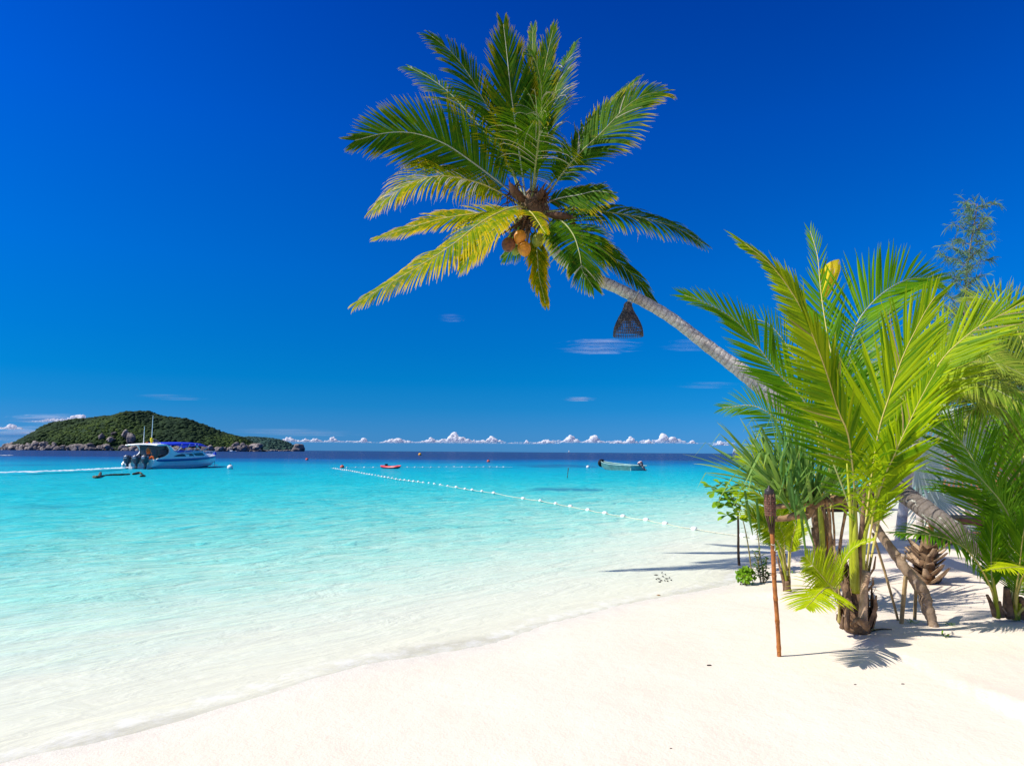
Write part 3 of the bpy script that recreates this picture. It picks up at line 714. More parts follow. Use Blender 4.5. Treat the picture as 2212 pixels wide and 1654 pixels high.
for pts_, off_, rr_, fl_ in [([(1480, 1370), (1490, 1250), (1500, 1160), (1510, 1060)], -.15, [.04, .04, .036, .032, .03, .026, .022, .018, .012], .5), ([(1700, 1330), (1700, 1150), (1695, 1000)], .05, [.03, .03, .028, .026, .024, .02, .018, .014, .008], .5),
                             ([(1420, 1370), (1430, 1290), (1440, 1200)], -.1, [.028, .028, .026, .022, .02, .018, .014, .01, .006], .5), ([(1720, 1395), (1670, 1300), (1600, 1260), (1540, 1330)], -.3, [.02, .045, .055, .055, .05, .045, .04, .03, .01], .4)]:
    q = catmull(pp(CQ(pts_), DP + off_), 8); mb = MB(); mb.tube(q, rr_, 7, flat=fl_); mb.build('dry_sheath', M['sheath'], yp)

# ------------------------------------------------------------------ palm on the right edge
gr = G(2168, 1338); DR = (gr - CAM).dot(F_)
rp = thing('young_coconut_palm', gr, 'dark green young palm cut off by the right edge, fronds arching left', 'palm')
RFR = [
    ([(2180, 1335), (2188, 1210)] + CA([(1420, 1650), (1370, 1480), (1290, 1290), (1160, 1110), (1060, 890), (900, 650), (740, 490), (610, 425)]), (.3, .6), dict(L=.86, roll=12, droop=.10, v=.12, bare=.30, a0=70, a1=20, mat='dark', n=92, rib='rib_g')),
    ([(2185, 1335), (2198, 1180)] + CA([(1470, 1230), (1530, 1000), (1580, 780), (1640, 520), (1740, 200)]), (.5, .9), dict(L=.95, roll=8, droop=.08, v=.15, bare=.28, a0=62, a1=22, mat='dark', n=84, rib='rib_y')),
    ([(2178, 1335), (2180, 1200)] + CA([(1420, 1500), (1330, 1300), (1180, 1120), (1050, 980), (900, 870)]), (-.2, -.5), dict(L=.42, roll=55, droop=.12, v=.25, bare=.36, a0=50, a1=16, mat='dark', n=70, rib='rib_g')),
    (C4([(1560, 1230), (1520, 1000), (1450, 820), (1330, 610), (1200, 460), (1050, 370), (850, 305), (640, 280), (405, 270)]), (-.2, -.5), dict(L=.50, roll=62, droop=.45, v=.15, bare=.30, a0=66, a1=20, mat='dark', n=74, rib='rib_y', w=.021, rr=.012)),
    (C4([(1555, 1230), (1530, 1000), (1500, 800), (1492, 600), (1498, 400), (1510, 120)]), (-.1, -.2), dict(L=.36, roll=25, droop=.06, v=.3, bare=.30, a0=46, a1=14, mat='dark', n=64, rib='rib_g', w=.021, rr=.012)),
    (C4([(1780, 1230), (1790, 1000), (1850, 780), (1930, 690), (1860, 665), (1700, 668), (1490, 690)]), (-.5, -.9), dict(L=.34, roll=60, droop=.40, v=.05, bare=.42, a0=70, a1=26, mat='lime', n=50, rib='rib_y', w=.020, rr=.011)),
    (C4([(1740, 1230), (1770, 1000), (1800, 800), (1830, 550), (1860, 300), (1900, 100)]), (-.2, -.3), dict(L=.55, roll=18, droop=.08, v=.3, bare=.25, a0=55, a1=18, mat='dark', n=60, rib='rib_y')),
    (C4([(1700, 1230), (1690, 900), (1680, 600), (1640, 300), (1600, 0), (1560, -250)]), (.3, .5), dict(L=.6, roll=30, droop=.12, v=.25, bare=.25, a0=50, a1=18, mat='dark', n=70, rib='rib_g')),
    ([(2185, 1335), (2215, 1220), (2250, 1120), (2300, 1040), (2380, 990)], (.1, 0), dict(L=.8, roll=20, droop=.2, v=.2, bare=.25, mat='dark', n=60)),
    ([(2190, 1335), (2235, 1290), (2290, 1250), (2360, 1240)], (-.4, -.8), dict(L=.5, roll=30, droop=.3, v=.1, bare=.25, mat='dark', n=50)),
]
for i, (q, dd, kw) in enumerate(RFR): kw.setdefault('w', .018); young(q, DR - .03, dd, rp, seed=300 + i * 11, **kw)
for q, r, mt, nm in [(C4([(1560, 1240), (1545, 1050), (1500, 760)]), .030, 'petiole', 'petiole'), (C4([(1750, 1260), (1770, 1000), (1790, 740)]), .034, 'petiole', 'petiole'), (C4([(1800, 1265), (1815, 1150), (1830, 1080)]), .022, 'petiole', 'petiole'),
                     (C4([(1540, 1230), (1490, 1080), (1445, 985)]), .024, 'sheath', 'dry_sheath'), (C4([(1690, 1230), (1680, 1040), (1670, 900)]), .05, 'sheath', 'dry_sheath'), (C4([(1850, 1240), (1850, 1120), (1840, 1020)]), .05, 'sheath', 'dry_sheath'), (C4([(1720, 1250), (1660, 1190), (1620, 1130)]), .014, 'sheath_l', 'dry_sheath'), (C4([(1610, 1230), (1590, 1150), (1580, 1060)]), .03, 'sheath', 'dry_sheath')]:
    c = catmull(pp(q, DR - .05, (-.05,)), 10); mb = MB(); mb.tube(c, [r * (1.2 - .6 * i / 10) for i in range(11)], 8, flat=.7); mb.build(nm, M[mt], rp)
# ------------------------------------------------------------------ bamboo torch
gt = G(1683, 1417); DT = (gt - CAM).dot(F_)
torch = thing('garden_torch', gt, 'bamboo torch with woven cane head and black oil can standing alone in the white sand', 'torch')
q = catmull([gt + V3((0, 0, -.06))] + pp([(1683, 1412), (1679, 1340), (1673, 1260), (1670, 1190), (1668, 1150)], DT), 40)
rads = []
for i in range(41):
    r = .0165 + .0015 * (i / 40)
    if i in (5, 13, 20, 27, 34): r *= 1.16
    rads.append(r)
mb = MB(); mb.tube(q, rads, 10); mb.build('bamboo_pole', M['bamboo'], torch)
top0 = P(1668, 1152, DT); top1 = P(1664, 1113, DT); hd0 = P(1664, 1113, DT); hd1 = P(1662, 1064, DT)
mb = MB(); ax = (hd1 - top0).normalized(); A_ = ax.cross(V3((0, 1, 0))).normalized(); B_ = ax.cross(A_)
for k in range(9):
    a = 2 * PI * k / 9
    o0 = (A_ * math.cos(a) + B_ * math.sin(a))
    mb.tube([top0 + o0 * .014, top0.lerp(hd0, .5) + o0 * .021, hd0 + o0 * .036, hd0.lerp(hd1, .97) + o0 * .040], [.006, .0065, .007, .006], 5)
mb.build('split_cane', M['stake_d'], torch)
mb = MB(); nrow = 9
for r in range(nrow):
    c = hd0.lerp(hd1, (r + .5) / nrow * .94); hh = (hd1 - hd0).length / nrow * .94
    rad = .036 + .005 * math.sin(PI * (r + 1) / nrow)
    n = 40; vs = []; 
    for zz in (-.5, -.25, .25, .5):
        for k in range(n):
            a = 2 * PI * k / n
            bul = .0035 * math.cos(a * 9 + (PI if r % 2 else 0)) + (.002 if abs(zz) < .3 else -.001)
            vs.append(c + ax * hh * zz * .96 + (A_ * math.cos(a) + B_ * math.sin(a)) * (rad + bul))
    fs = [(i * n + k, i * n + (k + 1) % n, (i + 1) * n + (k + 1) % n, (i + 1) * n + k) for i in range(3) for k in range(n)]
    mb.add(vs, fs, (r / nrow, 0, 0))
mb.build('woven_head', M['tikiweave'], torch)
rot = ax.to_track_quat('Z', 'Y').to_matrix()
mb = MB(); mb.lathe([(.0, -.04), (.034, -.04), (.036, 0), (.036, .018), (.034, .026), (.018, .030), (.016, .040), (.008, .043), (.007, .058), (0, .060)], 18, hd1, rot=rot); mb.build('oil_can', M['tikimetal'], torch)
mb = MB(); c0 = P(1668, 1180, DT - .02); mb.tube([c0 + V3((-.014, -.014, .02)), c0 + V3((.0, -.02, .012)), c0 + V3((.016, -.012, .02)), c0 + V3((.018, -.01, -.015)), c0 + V3((.01, -.02, -.03))], .0035, 5); mb.build('tie_string', M['rope'], torch)

# ------------------------------------------------------------------ strap and broad leaves
def strap(mb, p, d, L, w, droop, rv, nseg=8, kink=None, side=None):
    c = V3(p); d = V3(d).normalized(); vs = []; at = []
    sd = side or d.cross(V3((0, 0, 1))); sd = sd.normalized() if sd.length > 1e-3 else V3((1, 0, 0))
    for s in range(nseg + 1):
        tt = s / nseg; wl = w * .5 * (.75 + .5 * tt if tt < .3 else .9 * (1 - ((tt - .3) / .7) ** 2) + .01)
        wv = (sd - d * sd.dot(d)).normalized(); nn = wv.cross(d).normalized()
        vs += [c - wv * wl + nn * wl * .55, c, c + wv * wl + nn * wl * .55]; at += [(rv, tt, 0)] * 3
        c = c + d * L / nseg
        d = (d + V3((0, 0, -1)) * droop * (tt + .15) * .5).normalized()
        if kink and abs(tt - kink) < .5 / nseg: d = (d + V3((0, 0, -1.6))).normalized()
    mb.add(vs, [q for s in range(nseg) for q in ((s * 3, s * 3 + 3, s * 3 + 4, s * 3 + 1), (s * 3 + 1, s * 3 + 4, s * 3 + 5, s * 3 + 2))], at)
def broad(mb, p, d, up, L, w, rv):
    d = V3(d).normalized(); sd = d.cross(V3(up)); sd = sd.normalized() if sd.length > 1e-3 else d.orthogonal().normalized(); nn = sd.cross(d)
    prof = [(0, .06), (.25, .35), (.55, .82), (.78, 1.0), (.93, .7), (1.0, .12)]
    vs = []; at = []
    for tt, ww in prof:
        c = V3(p) + d * L * tt - nn * L * .16 * tt * tt; wl = w * .5 * ww
        vs += [c - sd * wl + nn * wl * .3, c, c + sd * wl + nn * wl * .3]; at += [(rv, tt * .8, 0)] * 3
    mb.add(vs, [q for s in range(5) for q in ((s * 3, s * 3 + 3, s * 3 + 4, s * 3 + 1), (s * 3 + 1, s * 3 + 4, s * 3 + 5, s * 3 + 2))], at)

# pandanus
gpn = G(1778, 1288); DPN = 7.3
pan = thing('screw_pine', gpn, 'screw pine with tufts of grey green strap leaves on bent brown branches', 'screw pine')
rng = random.Random(31)
def tuft(c, axis, n, L, w, spread=(.15, 1.25)):
    mb = MB(); axis = V3(axis).normalized(); A = axis.orthogonal().normalized(); B = axis.cross(A)
    for k in range(n):
        u = k / n; a = k * 2.39996 + rng.uniform(-.2, .2); ph = spread[0] + (spread[1] - spread[0]) * u ** .8
        rd = A * math.cos(a) + B * math.sin(a)
        d = axis * math.cos(ph) + rd * math.sin(ph)
        strap(mb, c + rd * .025 - axis * u * .10, d, L * rng.uniform(.72, 1.1) * (1 - .15 * u), w * rng.uniform(.75, 1.15), rng.uniform(.06, .34) * (.3 + u), rng.random(), 9, kink=rng.choice([None, None, None, .45, .55, .7]), side=axis.cross(d))
    return mb
for (x, y, dz, ax, n, L) in [(1752, 1070, -.05, (-.06, -.1, 1), 32, 1.08), (1690, 1062, .0, (-.36, -.15, .9), 32, 1.06), (1716, 1092, -.25, (-.05, -.3, 1), 14, .62), (1655, 1040, .25, (-.70, .1, .7), 22, .95), (1795, 1050, .35, (.25, .1, 1), 18, .95), (1720, 1020, .3, (-.15, .1, 1), 22, .95)]:
    tuft(P(x, y, DPN + dz), ax, n, L, .042, (.06, .98)).build('leaf_tuft', M['pandan'], pan)
# a few long hanging straps
mb = MB()
for (x, y, dd, dv, L) in [(1708, 1010, -.4, (.04, -.1, -1), .62), (1722, 1060, -.35, (.22, -.1, -.9), .66), (1727, 1075, -.3, (.05, -.1, -1), .72), (1610, 1060, -.1, (.15, 0, -1), .5), (1635, 1070, 0, (.05, 0, -1), .5)]:
    strap(mb, P(x, y, DPN + dd), dv, L, .036, .05, rng.random(), 8, side=V3((1, .2, 0)))
mb.build('hanging_leaves', M['pandan'], pan)
def limb(ctrl, d, dd, r0, r1, mat, parent, name='branch', n=22, k=9, wob=.14):
    q = catmull(pp(ctrl, d, dd), n); mb = MB()
    mb.tube(q, [(r0 + (r1 - r0) * i / n) * (1 + wob * noise.noise(V3((i * .8, r0 * 99, 2)))) for i in range(n + 1)], k)
    return mb.build(name, M[mat], parent)
limb(CN([(1320, 1300), (1290, 1330), (1240, 1310), (1245, 1240), (1270, 1150)]), DPN, (0, -.05), .045, .055, 'branch', pan)
limb(CN([(1660, 1280), (1560, 1275), (1450, 1270), (1330, 1300), (1270, 1330)]), DPN, (.1, 0), .040, .045, 'branch', pan)
limb(CN([(1270, 1340), (1180, 1300), (1080, 1250), (980, 1180), (930, 1120)]), DPN, (0, .0), .040, .048, 'branch', pan)
limb(CN([(1260, 1350), (1220, 1440), (1100, 1440), (1000, 1470), (880, 1480)]), DPN, (0, .1), .046, .030, 'branch', pan)
limb(CN([(1180, 1340), (1080, 1330), (980, 1340), (890, 1350)]), DPN, (0, .15), .034, .026, 'branch', pan)
limb(CN([(1230, 1420), (1215, 1470), (1200, 1525)]), DPN, (-.05,), .030, .008, 'branch', pan, 'prop_root', 8)
limb(CN([(1120, 1430), (1100, 1370), (1100, 1320)]), DPN, (-.1,), .025, .03, 'branch', pan)
for q, r in [(CN([(1420, 1270), (1455, 1450), (1460, 1680)]) + [(1788, 1270)], .016), (CN([(1480, 1260), (1490, 1450), (1505, 1680)]) + [(1800, 1250)], .012), (CN([(1640, 1290), (1610, 1480), (1575, 1680)]) + [(1808, 1240)], .017)]:
    limb(q, DPN, (.1, .3), r, r, 'branch', pan, 'prop_root', 14, 7, .2)

# young palm right behind the torch branches (brown stalk with orange petiole)
g2 = G(1778, 1262); D2 = (g2 - CAM).dot(F_)
sp = thing('young_coconut_palm', g2, 'half hidden palm with brown fibrous stalk and orange stem behind the screw pine branches', 'palm')
limb(CN([(1480, 2300), (1420, 2000), (1345, 1650), (1310, 1450), (1320, 1300)]), D2, (0, 0), .10, .05, 'sheath', sp, 'fibrous_base', 20, 10, .3)
limb(CN([(1420, 2100), (1380, 1700), (1360, 1400), (1375, 1250)]), D2 - .1, (0, 0), .045, .03, 'petiole', sp, 'petiole', 14)
limb(CN([(1440, 1900), (1395, 1600), (1375, 1300), (1360, 1150)]), D2 - .04, (0, 0), .035, .03, 'orange_stem', sp, 'petiole', 14) if 'orange_stem' in M else limb(CN([(1440, 1900), (1395, 1600), (1375, 1300), (1360, 1150)]), D2 - .04, (0, 0), .035, .03, 'coco', sp, 'petiole', 14)
limb(CN([(1490, 2250), (1480, 1800), (1420, 1500), (1370, 1350)]), D2 - .12, (0, 0), .045, .025, 'sheath', sp, 'dry_sheath', 14)
limb(CN([(1350, 2180), (1330, 1950), (1300, 1750), (1275, 1570)]), D2 - .12, (0, 0), .05, .02, 'sheath', sp, 'dry_sheath', 10)
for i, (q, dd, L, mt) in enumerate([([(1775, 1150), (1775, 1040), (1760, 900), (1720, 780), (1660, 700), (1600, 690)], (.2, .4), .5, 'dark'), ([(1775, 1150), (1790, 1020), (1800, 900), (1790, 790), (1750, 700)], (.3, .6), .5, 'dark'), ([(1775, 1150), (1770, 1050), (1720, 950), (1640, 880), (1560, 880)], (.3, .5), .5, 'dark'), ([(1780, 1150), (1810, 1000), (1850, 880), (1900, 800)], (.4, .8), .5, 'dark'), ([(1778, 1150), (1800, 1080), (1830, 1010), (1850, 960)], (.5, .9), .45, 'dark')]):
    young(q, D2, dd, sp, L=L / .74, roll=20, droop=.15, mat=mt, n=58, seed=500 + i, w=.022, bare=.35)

# slim palm right behind the torch pole
g3 = G(1699, 1276); D3 = (g3 - CAM).dot(F_)
s3 = thing('young_coconut_palm', g3, 'small yellow green palm right behind the bamboo torch pole, fronds spreading left over the water', 'palm')
for i, (q, dd, L, roll) in enumerate([
    ([(1700, 1270), (1692, 1200), (1690, 1130), (1676, 1060), (1645, 1010), (1600, 985)], (.2, .4), .40, 25), ([(1700, 1270), (1690, 1190), (1676, 1110), (1650, 1075), (1622, 1062), (1598, 1072)], (.1, .1), .40, 35),
    ([(1700, 1270), (1695, 1200), (1690, 1150), (1660, 1125), (1630, 1108), (1604, 1112)], (-.1, -.2), .32, 50), ([(1702, 1270), (1705, 1180), (1712, 1110), (1700, 1050), (1665, 990), (1625, 960)], (.3, .6), .42, 20),
    ([(1704, 1270), (1708, 1190), (1720, 1130), (1735, 1090)], (.1, .1), .22, 20), ([(1700, 1270), (1690, 1200), (1672, 1160), (1640, 1130), (1612, 1100)], (-.15, -.3), .24, 30)]):
    frond(s3, pp(q, D3, dd), L=L, n=60, roll=roll, droop=.14, w=.018, mat=['lime', 'young'][i % 2], rib='rib_y', rr=.014, bare=.42, a0=66, a1=22, v=.15, seed=600 + i)
for q, r, mt, nm in [(CQ([(790, 940), (770, 760), (700, 480), (650, 300)]), .024, 'petiole', 'petiole'), (CQ([(800, 900), (770, 700), (740, 450), (735, 250)]), .02, 'petiole', 'petiole'), (CQ([(780, 940), (730, 740), (680, 540)]), .020, 'sheath', 'dry_sheath'), (CQ([(820, 930), (825, 840), (825, 770)]), .018, 'sheath', 'dry_sheath'), (CQ([(770, 920), (750, 800), (720, 690)]), .022, 'sheath', 'dry_sheath'), (CQ([(800, 700), (775, 600), (778, 510)]), .012, 'sheath', 'dry_sheath'), (CQ([(800, 960), (795, 880), (790, 820)]), .055, 'sheath', 'fibrous_base')]:
    c = catmull(pp(q, D3 - .02, (-.02,)), 10); mb = MB(); mb.tube(c, [r * (1.25 - .6 * i / 10) for i in range(11)], 8, flat=.8); mb.build(nm, M[mt], s3)

# fleshy-leaved shrubs
def leafball(name_, c, rx, rz, n, Lf, mat, parent, seed, stems=9, clus=None):
    rg = random.Random(seed); mb = MB(); c = V3(c)
    for k in range(n):
        d = V3((rg.gauss(0, 1), rg.gauss(0, 1), rg.gauss(.35, .8))).normalized()
        tip = c + V3((d.x * rx, d.y * rx, d.z * rz)) * rg.uniform(.45, 1.0)
        m_ = rg.randint(6, 9)
        for j in range(m_):
            a = 2 * PI * j / m_ + rg.uniform(-.3, .3); e = d.orthogonal().normalized(); b = d.cross(e)
            dd = d * rg.uniform(.3, 1.0) + (e * math.cos(a) + b * math.sin(a)) * .9
            broad(mb, tip, dd, d + V3((0, 0, .4)), Lf * rg.uniform(.7, 1.15), Lf * .46, rg.random())
    return mb.build(name_, M[mat], parent)
gs = G(1612, 1262); DSH = (gs - CAM).dot(F_)
sh = thing('sea_lettuce_shrub', gs, 'low bright green fleshy leaved shrub at the waterline left of the torch', 'shrub')
leafball('foliage', P(1610, 1243, DSH), .105, .085, 26, .075, 'shrub', sh, 5)
mb = MB()
for k in range(10): mb.tube([gs + V3((random.gauss(0, .03), random.gauss(0, .03), -.02)), P(1610 + random.uniform(-15, 15), 1240 + random.uniform(-12, 8), DSH)], [.008, .004], 5)
mb.build('stems', M['stalk'], sh)
gs2 = G(1645, 1258); DS2 = (gs2 - CAM).dot(F_)
sh2 = thing('sea_lettuce_shrub', gs2, 'taller darker green shrub with small oval leaves right next to the low bright one', 'shrub')
mb = MB(); rg = random.Random(9); stm = MB()
for (x0, y0, x1, y1) in [(1645, 1258, 1630, 1192), (1648, 1258, 1640, 1186), (1650, 1258, 1655, 1205), (1643, 1258, 1632, 1222), (1652, 1258, 1660, 1240), (1648, 1258, 1648, 1220)]:
    q = catmull([P(x0, y0, DS2), P((x0 + x1) / 2 + 2, (y0 + y1) / 2, DS2), P(x1, y1, DS2 + rg.uniform(-.1, .1))], 10); stm.tube(q, .006, 5)
    for i in range(2, 11):
        for j in range(4):
            a = rg.uniform(0, 2 * PI); dd = V3((math.cos(a), math.sin(a), rg.uniform(.1, .8)))
            broad(mb, q[i], dd, (0, 0, 1), rg.uniform(.045, .07), .034, rg.random())
mb.build('foliage', M['shrub_d'], sh2); stm.build('stems', M['stalk'], sh2)
# taller shrub over the water edge with bare stems
g4 = G(1622, 1230); D4 = (g4 - CAM).dot(F_)
sh3 = thing('sea_lettuce_shrub', g4, 'tall thin stemmed shrub with big glossy leaves left of the torch head', 'shrub')
mb = MB(); rg = random.Random(19)
for (x, y) in [(1560, 1046), (1572, 1060), (1548, 1062), (1585, 1075), (1570, 1088), (1590, 1098), (1575, 1112), (1558, 1082), (1600, 1120), (1598, 1060), (1540, 1052), (1584, 1050), (1606, 1090)]:
    c = P(x - 4, y, D4 - .5 + rg.uniform(-.15, .2))
    for j in range(8):
        a = rg.uniform(0, 2 * PI); dd = V3((math.cos(a), math.sin(a) * .8, rg.uniform(-.5, .6)))
        broad(mb, c, dd, (0, -.5, 1), rg.uniform(.11, .18), .075, rg.random())
for (x, y) in [(1612, 1160), (1615, 1180), (1610, 1150), (1618, 1200), (1608, 1140)]:
    for j in range(3): broad(mb, P(x, y, D4), (rg.choice((-1, 1)), rg.uniform(-.4, .4), .1), (0, 0, 1), .05, .028, rg.random())
mb.build('foliage', M['shrub'], sh3)
mb = MB()
mb.tube(catmull(pp([(1623, 1232), (1618, 1190), (1610, 1145), (1600, 1110), (1578, 1070)], D4, (0, -.45)), 16), [.011 - .0004 * i for i in range(17)], 6)
mb.tube(catmull(pp([(1638, 1225), (1640, 1180), (1634, 1140), (1625, 1100), (1588, 1075)], D4 + .1, (0, -.5)), 16), [.010 - .0004 * i for i in range(17)], 6)
mb.build('stems', M['stalk'], sh3)
g5 = W(1597, 1221)
o = MB(); o.tube(catmull(pp([(1597, 1228), (1595, 1190), (1595, 1150), (1594, 1105)], (g5 - CAM).dot(F_)), 10), [.022, .022, .021, .02, .02, .019, .018, .018, .017, .016, .015], 7)
tag(o.build('dead_stick', M['stake_d'], None, loc=g5), 'dark bare stick standing upright at the water edge by the shrubs', 'stick')

# ------------------------------------------------------------------ leaning log and stakes
g6 = G(2012, 1352); D6 = (g6 - CAM).dot(F_)
lg = thing('leaning_tree', g6, 'bare crooked leaning tree trunk propped on stakes right of the big lime palm', 'tree')
qq = C4([(835, 1380), (800, 1250), (745, 1110), (720, 980), (640, 850), (540, 730), (470, 640), (400, 540), (300, 400), (215, 280), (140, 150), (60, 20)])
q = catmull(pp(qq, D6, (.1, .35)), 46)
mb = MB(); wl = [(0, 44), (.15, 58), (.25, 60), (.33, 60), (.45, 52), (.6, 50), (.75, 46), (1, 38)]
mb.tube([V3(q[0]) + V3((0.02, 0, -.1))] + q, [.05] + [np.interp(i / 46, [a for a, b in wl], [b for a, b in wl]) * 1.14 * .1875 / FPX * D6 * (1 + .22 * noise.noise(V3((i * .55, 7, 1)))) for i in range(47)], 12)
mb.build('trunk', M['log'], lg)
for (a, b, r) in [((470, 640), (482, 515), .022), ((620, 850), (600, 860), .03), ((720, 980), (765, 950), .032)]:
    c = pp(C4([a, b]), D6 + .12); mb = MB(); mb.tube([c[0], c[0].lerp(c[1], .6), c[1]], [r * 1.3, r, r * .95], 8); mb.build('branch_stub', M['log'], lg)
for q, r, mt, lb in [([(125, 270), (270, 730), (420, 1278)], .0115, 'stake', 'long thin brown stake leaning from the big palm to the sand, leftmost of three props'),
                     ([(508, 770), (480, 1050), (458, 1312)], .0185, 'stake', 'thick short bamboo stake propping the crooked trunk, middle of three props'),
                     ([(625, 900), (618, 1080), (612, 1272)], .0150, 'stake', 'short upright stake close behind the crooked trunk, rightmost of three props')]:
    pts = C4(q); gk = G(*pts[-1]); dk = (gk - CAM).dot(F_)
    c = [P(x, y, dk) for x, y in pts]; c.append(c[-1] + V3((0, 0, -.05)))
    mb = MB(); mb.tube(catmull(c, 12), r, 8); tag(mb.build('wooden_stake', M[mt], None, loc=gk), lb, 'stake', 'stakes propping the leaning tree')

# ------------------------------------------------------------------ silver fan palm with cut boots
g7 = G(2003, 1260); D7 = (g7 - CAM).dot(F_)
st_ = thing('palm_stump', g7, 'short ragged palm stump of dry cut leaf bases in the shade', 'palm stump')
mb = MB()
axp = [P(2003, 1268, D7), P(2003, 1190, D7), P(1998, 1150, D7)]
mb.tube(axp, [.08, .095, .02], 12)
mb.build('trunk', M['sheath'], st_)
rg = random.Random(4)
for k in range(38):
    a = k * 2.4 + rg.uniform(-.3, .3); u = k / 38; base_ = axp[0].lerp(axp[1], .08 + 1.0 * u)
    rd = V3((math.cos(a), math.sin(a), 0)); c0 = base_ + rd * (.075 - .03 * u); ln = rg.uniform(.13, .34)
    c1 = c0 + rd * ln * rg.uniform(.45, .95) + V3((rg.gauss(0, .03), rg.gauss(0, .03), ln * rg.uniform(.45, .9))); tg = V3((-rd.y, rd.x, 0)); n_ = rd * .012
    w0, w1 = rg.uniform(.05, .085), rg.uniform(.004, .035)
    mb = MB(); md = c0.lerp(c1, .5) + rd * .012
    mb.add([c0 - tg * w0, c0 + n_, c0 + tg * w0, md - tg * (w0 + w1) * .5, md + n_, md + tg * (w0 + w1) * .5, c1 - tg * w1, c1 + n_ * .5, c1 + tg * w1 * .7, c0 - rd * .02, c1 - rd * .02], [(0, 1, 4, 3), (1, 2, 5, 4), (3, 4, 7, 6), (4, 5, 8, 7), (0, 3, 6, 10, 9), (2, 9, 10, 8, 5)])
    mb.build('leaf_base', M['sheath_l' if k % 3 else 'sheath'], st_)
def fan(parent, hub, nrm, upd, R, n=36, a0=-150, a1=150, split=.5, droop=.15, mat='silver', seed=1):
    rg = random.Random(seed); mb = MB(); nrm = V3(nrm).normalized(); upd = V3(upd); upd = (upd - nrm * upd.dot(nrm)).normalized(); sd = upd.cross(nrm)
    da = math.radians((a1 - a0) / n)
    for k in range(n):
        a = math.radians(a0) + da * (k + .5); r_ = R * (1 - .22 * abs(a / PI) ** 2) * rg.uniform(.93, 1.05)
        d = upd * math.cos(a) + sd * math.sin(a); tgt = sd * math.cos(a) - upd * math.sin(a)
        c = V3(hub); dcur = d.copy(); vs = []; at = []; rv = rg.random(); ns = 8; dr = droop * rg.uniform(.5, 1.6)
        tl = rg.uniform(-.06, .06)
        for s in range(ns + 1):
            tt = s / ns; rr_ = r_ * tt
            full = math.tan(da / 2) * rr_
            if tt > split: full = math.tan(da / 2) * r_ * split * (1 - ((tt - split) / (1 - split)) ** 1.5) + .002
            vs += [c - tgt * full, c + nrm * full * 1.0, c + tgt * full]; at += [(rv, tt * .85, 0)] * 3
            c = c + dcur * r_ / ns
            if tt > split - .1: dcur = (dcur + V3((0, 0, -1)) * dr * tt * .5 + nrm * tl + tgt * tl).normalized()
        mb.add(vs, [q for s in range(ns) for q in ((s * 3, s * 3 + 3, s * 3 + 4, s * 3 + 1), (s * 3 + 1, s * 3 + 4, s * 3 + 5, s * 3 + 2))], at)
    return mb.build('fan_leaf', M[mat], parent)
g9 = G(1990, 1152); D9 = (g9 - CAM).dot(F_)
fp = thing('silver_fan_palm', g9, 'silver blue fan palm with slim pale stem behind the slanting palm trunk', 'fan palm')
KF = D9 / 7.5
mb = MB(); stq = catmull([g9 + V3((0, 0, -.1))] + pp([(1990, 1152), (1985, 1100), (1984, 1050), (1990, 1010)], D9, (0, .2)), 16); mb.tube(stq, [.075 - .0015 * i for i in range(17)], 10); mb.build('trunk', M['trunk_pale'], fp)
toC = (CAM - g9).normalized()
for (x, y, dd, nv, up_, R_f, n_, a0_, a1_, sp_, dr_, sd_) in [(1980, 998, 0, (.15, 0, -.15), (-.35, 0, .25), .56, 44, -178, 178, .5, .45, 3), (2036, 930, .4, (-.2, 0, .5), (.5, 0, .85), .62, 34, -105, 105, .42, .05, 5), (1975, 905, .8, (.3, 0, .1), (-.1, .2, 1), .5, 30, -120, 120, .5, .12, 8),
                             (2072, 990, .6, (.3, 0, .2), (.8, .2, -.3), .5, 30, -120, 120, .5, .25, 9), (2010, 1060, .3, (.1, 0, .2), (.35, -.1, -1), .62, 24, -70, 70, .4, .2, 12)]:
    hb = P(x, y, D9 + dd)
    fan(fp, hb, toC + V3(nv), up_, R_f * KF, n_, a0_, a1_, sp_, dr_, seed=sd_)
    mb = MB(); q = catmull([stq[-1] + V3((0, 0, -.15)), stq[-1].lerp(hb, .5) + V3((-.02, 0, .05)), hb], 10); mb.tube(q, [.03 * (1.4 - .6 * i / 10) for i in range(11)], 7); mb.build('petiole', M['rib_p'], fp)

# ------------------------------------------------------------------ pale trunk, post
g8 = G(1944, 1166); D8 = (g8 - CAM).dot(F_)
pt = thing('palm_tree', g8, 'smooth pale grey palm trunk in the sun behind the crooked tree', 'palm')
mb = MB(); q = catmull([g8 + V3((0, 0, -.1))] + pp([(1944, 1165), (1951, 1100), (1962, 1030), (1975, 960), (1990, 900), (2008, 830)], D8, (.2, .6)), 40)
mb.tube(q, [.095 - .0009 * i for i in range(41)], 14); mb.build('trunk', M['trunk_pale'], pt)
topc = q[-1]
for i in range(15):
    a = i * 2.4; el = .9 - i * .11; L = 2.0
    dr = V3((math.cos(a), math.sin(a), 0))
    c = [topc, topc + dr * .5 + V3((0, 0, .5 * el + .2)), topc + dr * 1.2 + V3((0, 0, .9 * el)), topc + dr * 1.9 + V3((0, 0, .8 * el - .5))]
    frond(pt, c, L=.6, n=54, roll=50, droop=.5, w=.03, mat='back', rib='rib_g', seed=900 + i)

